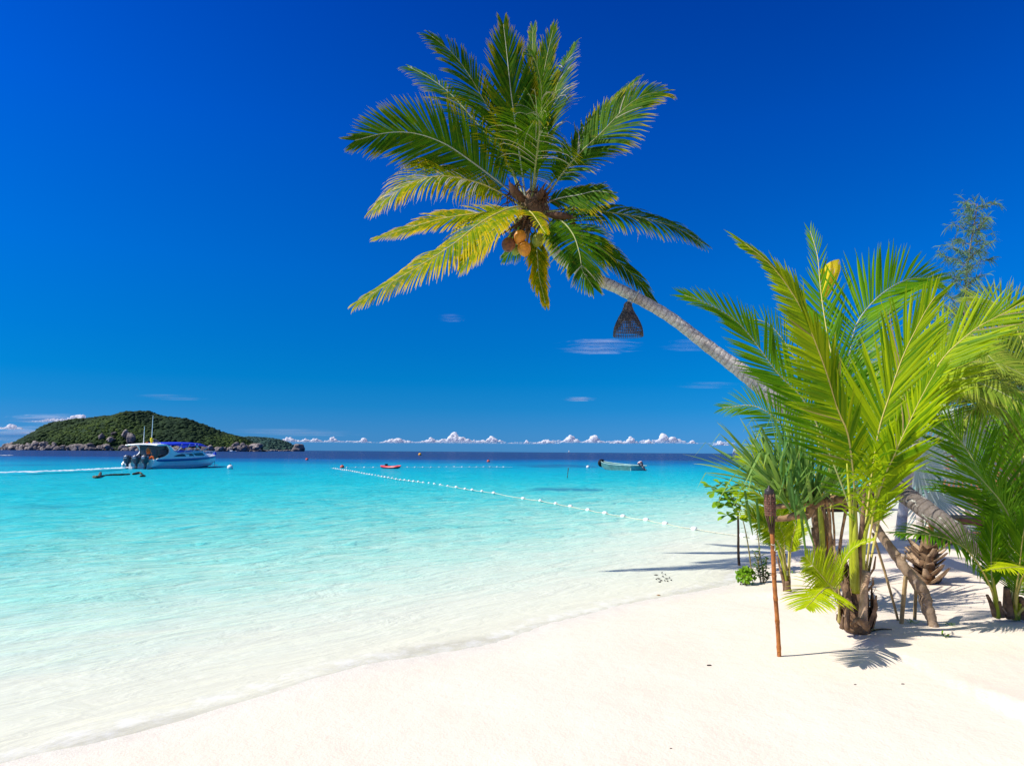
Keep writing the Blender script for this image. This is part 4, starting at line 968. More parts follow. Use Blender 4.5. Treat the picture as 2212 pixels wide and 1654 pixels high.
# ------------------------------------------------------------------ benches, beached boat, bungalow
def bench(px, py, w, lb, mat, mat2, h=.38, dep=.5, rz=0):
    g = G(px, py); r = thing('wooden_bench', g, lb, 'bench')
    mb = MB()
    for k in range(4): mb.box(g + V3((0, -dep / 2 + dep / 4 * (k + .5), h)), (w, dep / 4 - .015, .035))
    mb.build('seat', M[mat], r, smooth=False)
    mb = MB(); mb.box(g + V3((0, -dep / 2 - .022, h - .075)), (w * .98, .03, .12)); mb.box(g + V3((0, dep / 2 + .022, h - .075)), (w * .98, .03, .12)); mb.build('apron', M[mat2], r, smooth=False)
    for sx in (-1, 1):
        for sy in (-1, 1):
            mb = MB(); mb.box(g + V3((sx * w * .46, sy * dep * .38, h / 2 - .11)), (.07, .06, h - .06)); mb.build('leg', M[mat2], r, smooth=False)
    return r
bench(2100, 1158, 1.5, 'low wooden bench with grey slats and red brown apron behind the palm trunk', 'wood', 'wood_r')
b2 = bench(2062, 1172, 1.1, 'very low dark wooden bench nearer the camera under the slanting palm trunk', 'wood_r', 'stake_d', .16, .4)
g10 = W(1806, 1102); 
lb_ = thing('wooden_boat', g10, 'dark wooden boat moored at the shore, half hidden behind the screw pine branches', 'boat')
def boathull(L, B, stations, zs):
    vs = []; n = len(stations)
    for (x, hb, zk, zg) in stations: vs += [V3((x, -hb, zg)), V3((x, -hb * .82, zk + (zg - zk) * .35)), V3((x, 0, zk)), V3((x, hb * .82, zk + (zg - zk) * .35)), V3((x, hb, zg))]
    fs = []
    for i in range(n - 1):
        for j in range(4): fs.append((i * 5 + j, (i + 1) * 5 + j, (i + 1) * 5 + j + 1, i * 5 + j + 1))
    fs.append((0, 1, 2, 3, 4)); return vs, fs
Rz = Matrix.Rotation(math.radians(12), 3, 'Z')
vs, fs = boathull(0, 0, [(-1.6, .5, -.15, .42), (-.8, .62, -.25, .40), (.2, .62, -.25, .44), (1.1, .45, -.18, .60), (1.8, .06, .15, 1.0)], 0)
mb = MB(); mb.add([g10 + Rz @ v for v in vs], fs); mb.build('hull', M['stake_d'], lb_)
mb = MB()
for sy in (-1, 1): mb.tube([g10 + Rz @ V3(p) for p in [(-1.62, sy * .5, .43), (-.8, sy * .63, .41), (.2, sy * .63, .45), (1.1, sy * .46, .61), (1.82, sy * .06, 1.02)]], .035, 6)
mb.build('gunwale', M['wood'], lb_)
mb = MB()
for x in (-1.0, -.2, .6): mb.box(g10 + Rz @ V3((x, 0, .33)), (.2, 1.05, .04), Rz)
mb.build('thwarts', M['wood_r'], lb_, smooth=False)

gh = G(2195, 1040); gh = V3((gh.x, gh.y, tz(gh.x, gh.y))); DH = 22.0
gh = V3((P(2190, 1000, DH).x, P(2190, 1000, DH).y, 0)); gh.z = tz(gh.x, gh.y)
bg = thing('beach_bungalow', gh, 'small beach bungalow with mauve shingle roof among the trees at the right edge', 'bungalow')
zr = P(2190, 900, DH).z; ze = P(2190, 955, DH).z
mb = MB(); hw, hd = 1.6, 1.5
mb.box(gh + V3((0, 0, (ze - gh.z) / 2)), (2 * hw - .3, 2 * hd - .3, ze - gh.z)); mb.build('wall', M['wallw'], bg, smooth=False)
mb = MB()
r0 = gh + V3((0, 0, 0))
for sx in (-1, 1):
    for sy in (-1, 1): pass
e = .25
A = [V3((gh.x + sx * (hw + e), gh.y + sy * (hd + e), ze - .1)) for sx, sy in ((-1, -1), (1, -1), (1, 1), (-1, 1))]
Bt = [V3((gh.x - .7, gh.y, zr)), V3((gh.x + .7, gh.y, zr))]
rows = 9
def slope(a, b, c, d):
    for i in range(rows):
        u0, u1 = i / rows, (i + 1) / rows + .02
        p0, p1 = a.lerp(d, u0), b.lerp(c, u0); p2, p3 = b.lerp(c, min(1, u1)), a.lerp(d, min(1, u1)); lift = V3((0, 0, .035))
        mb.add([p0 + lift, p1 + lift, p2 + lift * .2, p3 + lift * .2, p0 - lift, p1 - lift], [(0, 1, 2, 3), (4, 5, 1, 0)])
slope(A[0], A[1], Bt[1], Bt[0]); slope(A[2], A[3], Bt[0], Bt[1]); slope(A[3], A[0], Bt[0], Bt[0] + V3((0, .01, 0))); slope(A[1], A[2], Bt[1] + V3((0, .01, 0)), Bt[1])
mb.build('roof', M['roof'], bg, smooth=False)
mb = MB(); mb.box(gh + V3((-.4, -hd + .13, 1.0)), (.8, .06, 1.9)); mb.build('door', M['stake_d'], bg, smooth=False)
mb = MB(); mb.box(gh + V3((.7, -hd + .13, 1.35)), (.7, .06, .8)); mb.build('window', M['glass'], bg, smooth=False)
for sx in (-1, 1): mb = MB(); mb.box(V3((gh.x + sx * hw, gh.y - hd - .1, (ze + gh.z) / 2 - .1)), (.12, .12, ze - gh.z)); mb.build('post', M['wood_r'], bg, smooth=False)

# ------------------------------------------------------------------ casuarinas
def casuarina(g, ctrl, d, h0, nb, bl, lb, seed, dens=26, r0=.12, lean=(0, 0)):
    rg = random.Random(seed); t_ = thing('casuarina_tree', g, lb, 'tree')
    q = catmull(ctrl, 60); mb = MB(); mb.tube(q, [r0 * (1 - .93 * i / 60) + .006 for i in range(61)], 8); 
    fo = MB(); br = MB()
    for b in range(nb):
        u = h0 + (1 - h0) * (b + rg.random()) / nb; i = min(59, int(u * 60)); p = q[i].lerp(q[i + 1], u * 60 - i)
        a = b * 2.4 + rg.uniform(-.4, .4); L = bl * (1 - .72 * (u - h0) / (1 - h0)) * rg.uniform(.55, 1.15)
        d = V3((math.cos(a), math.sin(a), rg.uniform(.25, .85))).normalized()
        c = p; pts = [c]
        for s in range(7): c = c + d * L / 7; d = (d + V3((rg.gauss(0, .12), rg.gauss(0, .12), -.02 + rg.gauss(0, .08)))).normalized(); pts.append(c)
        br.tube(pts, [.016 * (L / bl + .25) * (1 - .85 * s / 7) for s in range(8)], 5, cap=False)
        for k in range(int(dens * L / bl * 1.4) + 6):
            s = rg.random() ** .75; ii = min(6, int(s * 7)); pc = pts[ii].lerp(pts[ii + 1], s * 7 - ii)
            sd = V3((rg.gauss(0, 1), rg.gauss(0, 1), rg.gauss(.3, .7))).normalized(); e = pc + sd * rg.uniform(.1, .35)
            br.tube([pc, e], [.007, .003], 3, cap=False)
            for j in range(9):
                b0 = pc.lerp(e, rg.random()); ln = rg.uniform(.12, .28); dn = (sd + V3((rg.gauss(0, .6), rg.gauss(0, .6), rg.gauss(-.35, .5)))).normalized()
                wv = dn.cross(V3((rg.gauss(0, 1), rg.gauss(0, 1), rg.gauss(0, 1)))).normalized() * .008; rv = rg.random()
                b1 = b0 + dn * ln * .55; b2 = b0 + dn * ln + V3((0, 0, -.05))
                fo.add([b0 - wv, b0 + wv, b1 + wv, b1 - wv, b2], [(0, 1, 2, 3), (3, 2, 4)], [(rv, 0, 0), (rv, 0, 0), (rv, .5, 0), (rv, .5, 0), (rv, 1, 0)])
    mb.build('trunk', M['stalk_d'], t_); br.build('branches', M['stalk_d'], t_); fo.build('crown', M['needle'], t_)
M['stalk_d'] = plain('casuarina_bark', (.24, .19, .15), .85, .2, .3, 8)
DCs = 19.0
gc = P(2085, 1000, DCs); gc.z = tz(gc.x, gc.y)
casuarina(gc, [gc, P(2082, 800, DCs), P(2084, 660, DCs), P(2092, 560, DCs), P(2112, 440, DCs)], DCs, .45, 36, 1.5, 'tall thin feathery casuarina tree rising above the young palms', 3, 9, .07)
gc2 = P(2230, 1000, 16); gc2.z = tz(gc2.x, gc2.y)
casuarina(gc2, [gc2, P(2228, 900, 16), P(2222, 800, 16), P(2232, 690, 16)], 16, .30, 40, 1.35, 'low dense casuarina at the right edge below the pale palm fronds', 5, 30, .10)
gc3 = P(2175, 1000, 20.5); gc3.z = tz(gc3.x, gc3.y)
casuarina(gc3, [gc3, P(2172, 900, 20.5), P(2160, 830, 20.5), P(2150, 770, 20.5)], 20, .30, 30, 1.2, 'bushy casuarina in front of the bungalow roof', 6, 26, .09)

# ------------------------------------------------------------------ palms further back on the right
def backpalm(g, ctop, d, fr, lb, mat, seed, L=.8, rib='rib_y', tr=.11):
    t_ = thing('coconut_palm', g, lb, 'palm')
    q = catmull([g + V3((0, 0, -.1)), g.lerp(ctop, .5) + V3((.1, 0, 0)), ctop], 24); mb = MB(); mb.tube(q, [tr * (1.2 - .5 * i / 24) for i in range(25)], 12); mb.build('trunk', M['trunk'], t_)
    for i, (pts, dd, kw) in enumerate(fr):
        k = dict(L=L, n=70, roll=35, droop=.35, w=.030, mat=mat, rib=rib, rr=.022, bare=.12, a0=66, a1=22); k.update(kw)
        frond(t_, pp(pts, d, dd), seed=seed + i, **k)
d1 = 14.0; gk = P(2262, 1000, d1); gk.z = tz(gk.x, gk.y); c1 = P(2235, 850, d1)
backpalm(gk, c1, d1, [
    ([(2235, 850), (2200, 815), (2150, 800), (2095, 812), (2050, 850)], (.3, .6), dict(roll=55, droop=.55)),
    ([(2235, 850), (2190, 790), (2140, 745), (2090, 720), (2040, 722), (1990, 750)], (.5, .9), dict(roll=40, droop=.30, L=1.01)),
    ([(2235, 850), (2185, 845), (2140, 858), (2090, 900), (2060, 950)], (.2, .3), dict(roll=50, droop=.4, L=0.87)),
    ([(2235, 850), (2220, 770), (2190, 700), (2150, 655), (2095, 640)], (.6, 1.1), dict(roll=25, L=1.01, droop=.15)),
    ([(2235, 850), (2250, 760), (2280, 690), (2330, 640)], (.2, .2), dict(roll=25)),
    ([(2235, 850), (2290, 830), (2350, 840), (2400, 890)], (0, 0), dict(roll=50)),
    ([(2235, 850), (2230, 890), (2200, 940), (2185, 985)], (-.2, -.3), dict(roll=40, L=0.72)),
], 'yellow green coconut palm at the right edge with fronds drooping behind the big lime palm', 'back', 700, 1.1)
d2 = 17.0; gk = P(2128, 1050, d2); gk.z = tz(gk.x, gk.y); c2 = P(2120, 880, d2)
backpalm(gk, c2, d2, [
    ([(2120, 880), (2140, 850), (2170, 850), (2200, 880), (2215, 905)], (-.2, -.3), dict(mat='dark', L=.85)),
    ([(2120, 880), (2130, 840), (2150, 815), (2185, 815), (2212, 835)], (.2, .2), dict(mat='back', L=.8)),
    ([(2120, 880), (2090, 850), (2050, 850), (2015, 875)], (.2, .4), dict(mat='dark', L=.8)),
    ([(2120, 880), (2110, 830), (2090, 790), (2050, 770)], (.4, .6), dict(mat='dark', L=.8, roll=25)),
    ([(2120, 880), (2125, 820), (2135, 770), (2160, 735)], (.4, .6), dict(mat='dark', L=.8, roll=25)),
    ([(2120, 880), (2090, 890), (2060, 930), (2045, 970)], (-.2, -.3), dict(mat='dark', L=.7)),
    ([(2120, 880), (2150, 890), (2165, 920), (2172, 960)], (-.3, -.4), dict(mat='dark', L=.7)),
], 'olive coconut palm in shade behind the silver fan palm', 'dark', 760, .8, 'rib_g', .10)

# undergrowth at the back of the beach
rgb = random.Random(77)
for (x, d, r, hh, lb) in [(2150, 24, 1.5, 1.2, 'round dark green bush behind the low wooden bench'), (2225, 14, 1.0, .9, 'green bush at the right edge under the palm fronds'), (2085, 30, 2.2, 1.6, 'broad far bush at the end of the beach, behind the fan palm'), (2040, 40, 2.5, 2.0, 'small far bush nearest the water at the end of the beach')]:
    c = P(x, 1000, d); c.z = tz(c.x, c.y); t_ = thing('beach_bush', c, lb, 'bush')
    mb = MB()
    for k in range(900):
        v_ = V3((rgb.gauss(0, 1), rgb.gauss(0, 1), abs(rgb.gauss(0, 1)))).normalized(); f_ = rgb.uniform(.6, 1) * (1 + .25 * noise.noise(v_ * 2.3 + c))
        p = c + V3((v_.x * r * f_, v_.y * r * f_, v_.z * hh * f_))
        broad(mb, p, v_ + V3((rgb.gauss(0, .6), rgb.gauss(0, .6), rgb.gauss(0, .5))), (0, 0, 1), rgb.uniform(.12, .26) * (1 + r * .15), .12 * (1 + r * .15), rgb.random())
    mb.build('foliage', M['shrub_d'], t_)
    mb = MB()
    for k in range(6): mb.tube([c + V3((rgb.gauss(0, .1), rgb.gauss(0, .1), -.1)), c + V3((rgb.gauss(0, r * .4), rgb.gauss(0, r * .4), hh * .7))], [.05, .02], 6)
    mb.build('stems', M['stalk_d'], t_)

# yellow flag behind the palm top
DF = 8.6; gf = P(1776, 1000, DF); gf.z = tz(gf.x, gf.y)
fl = thing('flag', gf, 'curling yellow flag on a thin pole behind the top fronds of the lime palm', 'flag')
mb = MB(); mb.tube([gf + V3((0, 0, -.2)), P(1775, 800, DF), P(1770, 580, DF)], .009, 7); mb.build('pole', M['stake_d'], fl)
mb = MB(); cols = 12; rows = 14; vs = []
for j in range(rows + 1):
    v_ = j / rows; y = 560 + 90 * v_
    lx = 1772 + 1 * math.sin(v_ * 3); rx = np.interp(v_, [0, .08, .25, .5, .8, 1], [1813, 1815, 1816, 1808, 1795, 1782]); ty = np.interp(v_, [0, 1], [0, 0])
    for i in range(cols + 1):
        u_ = i / cols; yy = y + (1 - u_) * 24 * (1 - v_) * (1 if u_ < .75 else 1) - (6 * math.sin(u_ * PI) * (1 - v_))
        vs.append(P(lx + (rx - lx) * u_, yy, DF + .07 * math.sin(u_ * 8 + v_ * 3) + .05 * u_))
mb.add(vs, [(j * (cols + 1) + i, j * (cols + 1) + i + 1, (j + 1) * (cols + 1) + i + 1, (j + 1) * (cols + 1) + i) for j in range(rows) for i in range(cols)])
mb.build('cloth', M['flagcloth'], fl)

# small things on the sand
for i, (x, y, lb) in enumerate([(2050, 1350, 'small green sprout in the palm frond shadow right of the crooked trunk'), (2040, 1373, 'tiny pale green seedling lying in the sun below the crooked trunk foot'), (1972, 1346, 'green seedling between the bamboo stake and the crooked trunk'), (1882, 1362, 'tiny green sprout at the foot of the big lime palm'), (1710, 1238, 'little green seedling in shade right of the torch pole')]):
    g = G(x, y); mb = MB(); rg = random.Random(i)
    for k in range(9):
        a = rg.uniform(0, 2 * PI); broad(mb, g + V3((rg.gauss(0, .015), rg.gauss(0, .015), 0)), (math.cos(a), math.sin(a), rg.uniform(.3, 1.2)), (0, 0, 1), rg.uniform(.03, .06), .014, rg.random())
    tag(mb.build('seedling', M['shrub'], None, loc=g), lb, 'seedling')
mb = MB(); g = G(1905, 1361); mb.tube([G(1880, 1364) + V3((0, 0, .008)), G(1905, 1361) + V3((0, 0, .012)), G(1927, 1360) + V3((0, 0, .006))], [.006, .007, .003], 6)
tag(mb.build('fallen_stick', M['stake_d'], None, loc=g), 'short dark stick lying on the sand right of the big palm base', 'stick')
for (x, y, s, lb) in [(1533, 1437, .016, 'dark speck of bark on open sand left of the torch'), (1848, 1478, .008, 'small dark crumb on the bright sand below the frond shadow'), (1951, 1477, .010, 'rightmost dark crumb on the open sand below the palm shadows'), (1450, 1616, .006, 'tiny dark crumb on the sand near the bottom edge')]:
    g = G(x, y); mb = MB(); mb.ico(g + V3((0, 0, s * .2)), s, 1, .4, 1.5, (1.4, .7, .35)); tag(mb.build('bark_chip', M['litter'], None, loc=g), lb, 'bark chip')
g = W(1421, 1286); mb = MB(); broad(mb, g + V3((-.02, 0, .01)), (1, .1, .05), (0, 0, 1), .055, .03, .5); broad(mb, g + V3((-.02, 0, .006)), (1, -.3, .05), (0, 0, 1), .04, .025, .2)
tag(mb.build('fallen_leaf', M['oleaf'], None, loc=g), 'single orange leaf floating at the edge of the water', 'leaf')
rg = random.Random(2)
for (x, y) in [(1417, 1243), (1418, 1252), (1423, 1251), (1430, 1238), (1432, 1246), (1428, 1255), (1436, 1255), (1440, 1251), (1442, 1256), (1446, 1249), (1450, 1254), (1437, 1242), (1425, 1258)]:
    g = W(x, y); g.z = .012; mb = MB(); L = rg.uniform(.012, .032); a = rg.uniform(0, PI); d_ = V3((math.cos(a), math.sin(a), 0))
    mb.tube([g - d_ * L, g, g + d_ * L], [.003, .009, .003], 6); tag(mb.build('floating_twig', M['litter'], None, loc=g), 'small dark twig floating in the clear shallows above the orange leaf', 'twig', 'dark twigs in the clear shallows')
# ------------------------------------------------------------------ speedboat (local: x forward, y port, z up)
bw = W(333, 1013); th = math.radians(83)
FW = V3((math.cos(th), math.sin(th), 0)); PT = V3((-FW.y, FW.x, 0))
HB = 1.55; BL = 12.6
b0 = bw + PT * HB
boat = thing('speedboat', b0, 'white speedboat with royal blue canopy, navy stripe and three outboard motors', 'speedboat', rz=th)
def Lb(mb, name, mat, parent=boat, smooth=False, **k): return mb.build(name, M[mat], parent, smooth=smooth, local=True, **k)
ST = [(0, 1.50, -.35, .95), (1.5, 1.55, -.40, .97), (4, 1.60, -.45, 1.0), (7, 1.55, -.40, 1.06), (9, 1.36, -.30, 1.14), (10.6, 1.0, -.15, 1.22), (11.7, .56, .15, 1.28), (12.3, .24, .55, 1.32), (12.6, .04, 1.0, 1.34)]
def xm(x): return float(np.interp(x, [-.3, 0, 3.75, 4.9, 6.6, 8.45, 9, 12.6], [-.3, 0, 2.15, 2.85, 5.3, 8.5, 9, 12.6]))
boat.scale.z = .92
def sect(x):
    xs = [s[0] for s in ST]; return tuple(np.interp(x, xs, [s[k] for s in ST]) for k in (1, 2, 3))
mb = MB(); xs = list(np.linspace(0, 12.6, 43)); vs = []
for x in xs:
    hb, zk, zg = sect(x); zc = zk + (zg - zk) * .30
    row = [(x, -hb, zg), (x, -hb * .985, zg - .22), (x, -hb * .90, zc + .1), (x, -hb * .84, zc), (x, 0, zk), (x, hb * .84, zc), (x, hb * .90, zc + .1), (x, hb * .985, zg - .22), (x, hb, zg)]
    vs += [V3(r) for r in row]
fs = []
for i in range(len(xs) - 1):
    for j in range(8): fs.append((i * 9 + j, (i + 1) * 9 + j, (i + 1) * 9 + j + 1, i * 9 + j + 1))
fs.append(tuple(range(8, -1, -1))); mb.add(vs, fs)
# deck
vs = []
for x in xs:
    hb, zk, zg = sect(x); vs += [V3((x, -hb, zg)), V3((x, -hb * .5, zg + .10 * (x > 6))), V3((x, hb * .5, zg + .10 * (x > 6))), V3((x, hb, zg))]
i0 = [i for i, x in enumerate(xs) if x >= 2.0][0]
mb.add(vs, [(i * 4 + j, i * 4 + j + 1, (i + 1) * 4 + j + 1, (i + 1) * 4 + j) for i in range(i0, len(xs) - 1) for j in range(3)])
Lb(mb, 'hull', 'white')
for sy in (-1, 1):
    mb = MB(); vs = []; X2 = [x for x in xs if x >= .25]
    for x in X2:
        hb, zk, zg = sect(x); o_ = .03; vs += [V3((x, sy * (hb * .987 + o_), zg - .26)), V3((x, sy * (hb + o_ + .015), zg - .14)), V3((x, sy * (hb + o_), zg - .02)), V3((x, sy * hb * .97, zg - .02)), V3((x, sy * hb * .96, zg - .26))]
    mb.add(vs, [(i * 5 + j, (i + 1) * 5 + j, (i + 1) * 5 + (j + 1) % 5, i * 5 + (j + 1) % 5) for i in range(len(X2) - 1) for j in range(5)])
    Lb(mb, 'rub_rail', 'blue')
mb = MB()
for sy in (-1, 1):
    for (lo, hi) in ((.34, .37),):
        X2 = [x for x in xs if x <= 11.8]; vs = []
        for x in X2:
            hb, zk, zg = sect(x); z_ = zk + (zg - zk) * .44; vs += [V3((x, sy * (hb * .925 + .012), z_)), V3((x, sy * (hb * .935 + .014), z_ + .035))]
        mb.add(vs, [(i * 2, (i + 1) * 2, (i + 1) * 2 + 1, i * 2 + 1) for i in range(len(X2) - 1)])
Lb(mb, 'pin_stripe', 'wood')
# cockpit floor and transom
mb = MB(); mb.box((1.05, 0, .42), (2.0, 2.8, .06)); Lb(mb, 'cockpit_floor', 'white')
# swept side wings (C shaped) and hard top
def arc(p0, p1, p2, n=8): return [tuple(V3(p0) * (1 - t) ** 2 + V3(p1) * 2 * t * (1 - t) + V3(p2) * t * t) for t in [i / n for i in range(n + 1)]]
prof = [(-.15, 0, .25)] + arc((-.15, 0, .45), (.1, 0, .95), (1.0, 0, 1.05), 6) + arc((1.4, 0, 1.08), (3.3, 0, 1.25), (3.75, 0, 1.6), 6) + arc((3.85, 0, 1.75), (3.6, 0, 2.2), (2.9, 0, 2.3), 6) + [(.75, 0, 2.26), (.35, 0, 2.30), (.40, 0, 2.36)] + arc((1.2, 0, 2.42), (3.8, 0, 2.50), (4.6, 0, 1.95), 8) + arc((4.9, 0, 1.72), (5.4, 0, 1.5), (6.6, 0, 1.42), 6) + [(6.6, 0, .90), (3.0, 0, .80), (.6, 0, .3)]
for sy in (-1, 1):
    mb = MB(); mb.prism([(xm(x), sy * 1.49, z) for x, y, z in prof], (0, .10, 0)); Lb(mb, 'side_wing', 'white')
mb = MB()
n = 8; vs = []
XS = [.35, 1.2, 2.4, 3.4, 4.0]; ZS = [2.32, 2.41, 2.44, 2.42, 2.28]
for x, z in zip([xm(x_) for x_ in XS], ZS):
    for j in range(n + 1): yv = -1.52 + 3.04 * j / n; vs.append(V3((x, yv, z + .10 * (1 - (yv / 1.52) ** 2))))
    for j in range(n + 1): yv = -1.52 + 3.04 * j / n; vs.append(V3((x, yv, z - .06 + .08 * (1 - (yv / 1.52) ** 2))))
k = 2 * (n + 1); fs = []
for i in range(len(XS) - 1):
    for j in range(n): fs.append((i * k + j, i * k + j + 1, (i + 1) * k + j + 1, (i + 1) * k + j)); fs.append((i * k + n + 1 + j, (i + 1) * k + n + 1 + j, (i + 1) * k + n + 2 + j, i * k + n + 2 + j))
fs += [(j, n + 1 + j, n + 2 + j, j + 1) for j in range(n)]
mb.add(vs, fs); Lb(mb, 'hard_top', 'white', smooth=True)
mb = MB(); mb.box((xm(3.72), 0, 1.55), (.06, 2.86, 1.7)); Lb(mb, 'bulkhead', 'glass')
for y in (-.95, 0, .95): mb = MB(); mb.box((xm(3.72) - .05, y, 1.62), (.03, .62, .55), bev=.01); Lb(mb, 'bulkhead_window', 'motor')
mb = MB(); mb.box((1.5, -1.05, .72), (.9, .5, .5), bev=.06); mb.box((1.5, 1.05, .72), (.9, .5, .5), bev=.06); Lb(mb, 'bench_seat', 'motor')
# cabin trunk
def loft(rows): 
    vs = [V3(p) for r in rows for p in r]; k = len(rows[0]); fs = [(i * k + j, (i + 1) * k + j, (i + 1) * k + j + 1, i * k + j + 1) for i in range(len(rows) - 1) for j in range(k - 1)]
    fs.append(tuple(range(k - 1, -1, -1))); fs.append(tuple((len(rows) - 1) * k + j for j in range(k))); return vs, fs
mb = MB(); rows = []
for x, hb, zt in [(4.2, 1.44, 1.42), (5.2, 1.44, 1.56), (6.2, 1.44, 1.66), (7.4, 1.40, 1.76), (8.2, 1.28, 1.78), (8.7, 1.15, 1.62), (9.6, .98, 1.36), (10.6, .7, 1.34), (11.6, .35, 1.36)]:
    x = xm(x); zb = sect(x)[2] - .03
    rows.append([(x, -hb, zb), (x, -hb * .95, zt - .10), (x, -hb * .86, zt), (x, 0, zt + .08), (x, hb * .86, zt), (x, hb * .95, zt - .10), (x, hb, zb)])
v_, f_ = loft(rows); mb.add(v_, f_); Lb(mb, 'cabin', 'white')
# cabin side windows: curved dark panes
def pane(poly, sy):
    mb = MB(); pts = [(xm(x), sy * 1.552, z) if max(q_[0] for q_ in poly) < 6.4 else (xm(x), sy * (1.455 - (max(0, x - 6.6) * .075) - (z - 1.1) * .06), z) for x, z in poly]; mb.prism(pts, (0, .02, 0)); return mb
for sy in (-1, 1):
    for poly in ([(4.75, 1.20), (6.25, 1.22), (6.05, 1.43), (5.75, 1.47), (5.3, 1.40)], [(6.42, 1.23), (7.25, 1.25), (7.0, 1.52), (6.15, 1.47)], [(7.42, 1.26), (8.42, 1.30), (8.1, 1.60), (7.15, 1.54)]):
        Lb(pane(poly, sy), 'side_window', 'glass')
mb = MB(); mb.add([V3(p) for p in [(8.32, -1.05, 1.80), (8.32, 1.05, 1.80), (8.85, .98, 1.52), (8.85, -.98, 1.52)]], [(0, 1, 2, 3)]); Lb(mb, 'windscreen', 'glass')
# bimini
mb = MB(); vs = []; XB = np.linspace(1.9, 9.1, 13); n = 8
def bz(x): return 2.44 + .12 * math.sin(PI * (x - 1.9) / 8.4) - .34 * max(0, (x - 7.6) / 1.7) ** 1.6
for off in (0, -.05):
    for x in XB:
        for j in range(n + 1): yv = -1.45 + 2.9 * j / n; vs.append(V3((x, yv, bz(x) + .16 * (1 - (yv / 1.45) ** 2) - .10 * (abs(yv) > 1.4) + off)))
k = n + 1; T = len(XB) * k; fs = []
for i in range(len(XB) - 1):
    for j in range(n): fs.append((i * k + j, i * k + j + 1, (i + 1) * k + j + 1, (i + 1) * k + j)); fs.append((T + i * k + j, T + (i + 1) * k + j, T + (i + 1) * k + j + 1, T + i * k + j + 1))
    for j in (0, n): fs.append((i * k + j, (i + 1) * k + j, T + (i + 1) * k + j, T + i * k + j))
fs += [(j, T + j, T + j + 1, j + 1) for j in range(n)] + [((len(XB) - 1) * k + j, (len(XB) - 1) * k + j + 1, T + (len(XB) - 1) * k + j + 1, T + (len(XB) - 1) * k + j) for j in range(n)]
mb.add(vs, fs); Lb(mb, 'canopy', 'canvas', smooth=True)
for sy in (-1, 1):
    for (xa, za, xb) in [(3.3, 1.50, 4.2), (4.7, 1.60, 5.5), (6.2, 1.70, 7.0), (7.8, 1.72, 8.8), (7.7, 1.74, 6.4)]:
        mb = MB(); mb.tube([(xa, sy * 1.38, za), (xb, sy * 1.43, bz(xb) - .08)], .032, 6); Lb(mb, 'canopy_pole', 'white')
mb = MB()
for sy in (-1, 1):
    mb.tube([(8.8, sy * 1.1, 1.5), (9.2, sy * 1.15, 1.8), (10.6, sy * .85, 1.72), (11.9, sy * .35, 1.74), (12.3, sy * .08, 1.76)], .022, 6)
    for x, y in [(9.8, 1.02), (10.8, .78), (11.6, .46)]: mb.tube([(x, sy * y, 1.2), (x, sy * y, 1.74)], .018, 5)
    mb.tube([(5.0, sy * 1.44, 1.5), (6.4, sy * 1.46, 1.78), (8.0, sy * 1.40, 1.86)], .018, 5)
Lb(mb, 'bow_rail', 'steel')
for y, x, zt, r in [(.25, .9, 4.2, .03), (-.22, 1.35, 5.3, .03)]:
    mb = MB(); mb.tube([(x, y, 2.4), (x, y, zt * .6 + 1), (x, y, zt)], [r, r * .9, r * .6], 6); Lb(mb, 'antenna', 'white')
mb = MB(); mb.tube([(1.35, -.22, 2.55), (1.33, -.24, 2.75), (1.32, -.20, 3.0), (1.35, -.22, 3.1)], [.07, .13, .12, .03], 8); Lb(mb, 'furled_flag', 'yellow')
mb = MB(); mb.lathe([(.12, 2.42), (.12, 2.5), (.09, 2.62), (0, 2.65)], 10, (1.1, .05, 0)); Lb(mb, 'beacon', 'orange')
mb = MB(); mb.lathe([(.14, 2.42), (.15, 2.5), (.05, 2.62), (0, 2.63)], 10, (1.5, -.6, 0)); mb.tube([(.7, -.8, 2.44), (.75, -.8, 2.58), (1.8, -.8, 2.60), (1.85, -.8, 2.44)], .02, 5); Lb(mb, 'roof_gear', 'white')
mb = MB(); mb.ico((12.05, -.25, 1.45), .22, 2, .2, 2, (1, .7, 1)); Lb(mb, 'bow_fender', 'canvas')
mb = MB(); mb.tube([(12.35, -.1, .9), (12.4, -.1, .4), (12.42, -.1, -.1)], .02, 5); Lb(mb, 'anchor_line', 'black')
mb = MB(); mb.tube([(.02, -1.3, .10), (-.25, -1.3, .06), (-.5, -1.28, .02)], [.10, .10, .08], 8, flat=.4); Lb(mb, 'trim_tab', 'black')
for y in (-.86, 0, .86):
    e = MB(); rows = []
    for z, sx, sy_, ox in [(.50, .17, .13, -.30), (.70, .26, .25, -.34), (.98, .30, .31, -.36), (1.18, .30, .32, -.37), (1.22, .29, .31, -.37), (1.30, .25, .26, -.36), (1.34, .14, .15, -.35)]:
        rows.append([(ox + sx * math.copysign(abs(math.cos(a)) ** .7, math.cos(a)), y + sy_ * math.copysign(abs(math.sin(a)) ** .7, math.sin(a)), z) for a in [2 * PI * j / 16 for j in range(17)]])
    v_, f_ = loft(rows); e.add(v_, f_); o = Lb(e, 'outboard_motor', 'motor', smooth=True)
    e = MB(); e.box((-.30, y, .25), (.22, .16, .6), bev=.03); e.box((-.34, y, -.1), (.3, .06, .4)); Lb(e, 'leg', 'motor', o)
    e = MB(); rows = [[(ox + sx * math.cos(a), y + sy_ * math.sin(a), z) for a in [2 * PI * j / 16 for j in range(17)]] for z, sx, sy_, ox in [(1.185, .312, .332, -.37), (1.235, .306, .326, -.37)]]
    v_, f_ = loft(rows); e.add(v_, f_[:-2]); e.box((-.66, y, 1.05), (.02, .30, .05)); Lb(e, 'trim_band', 'steel', o)
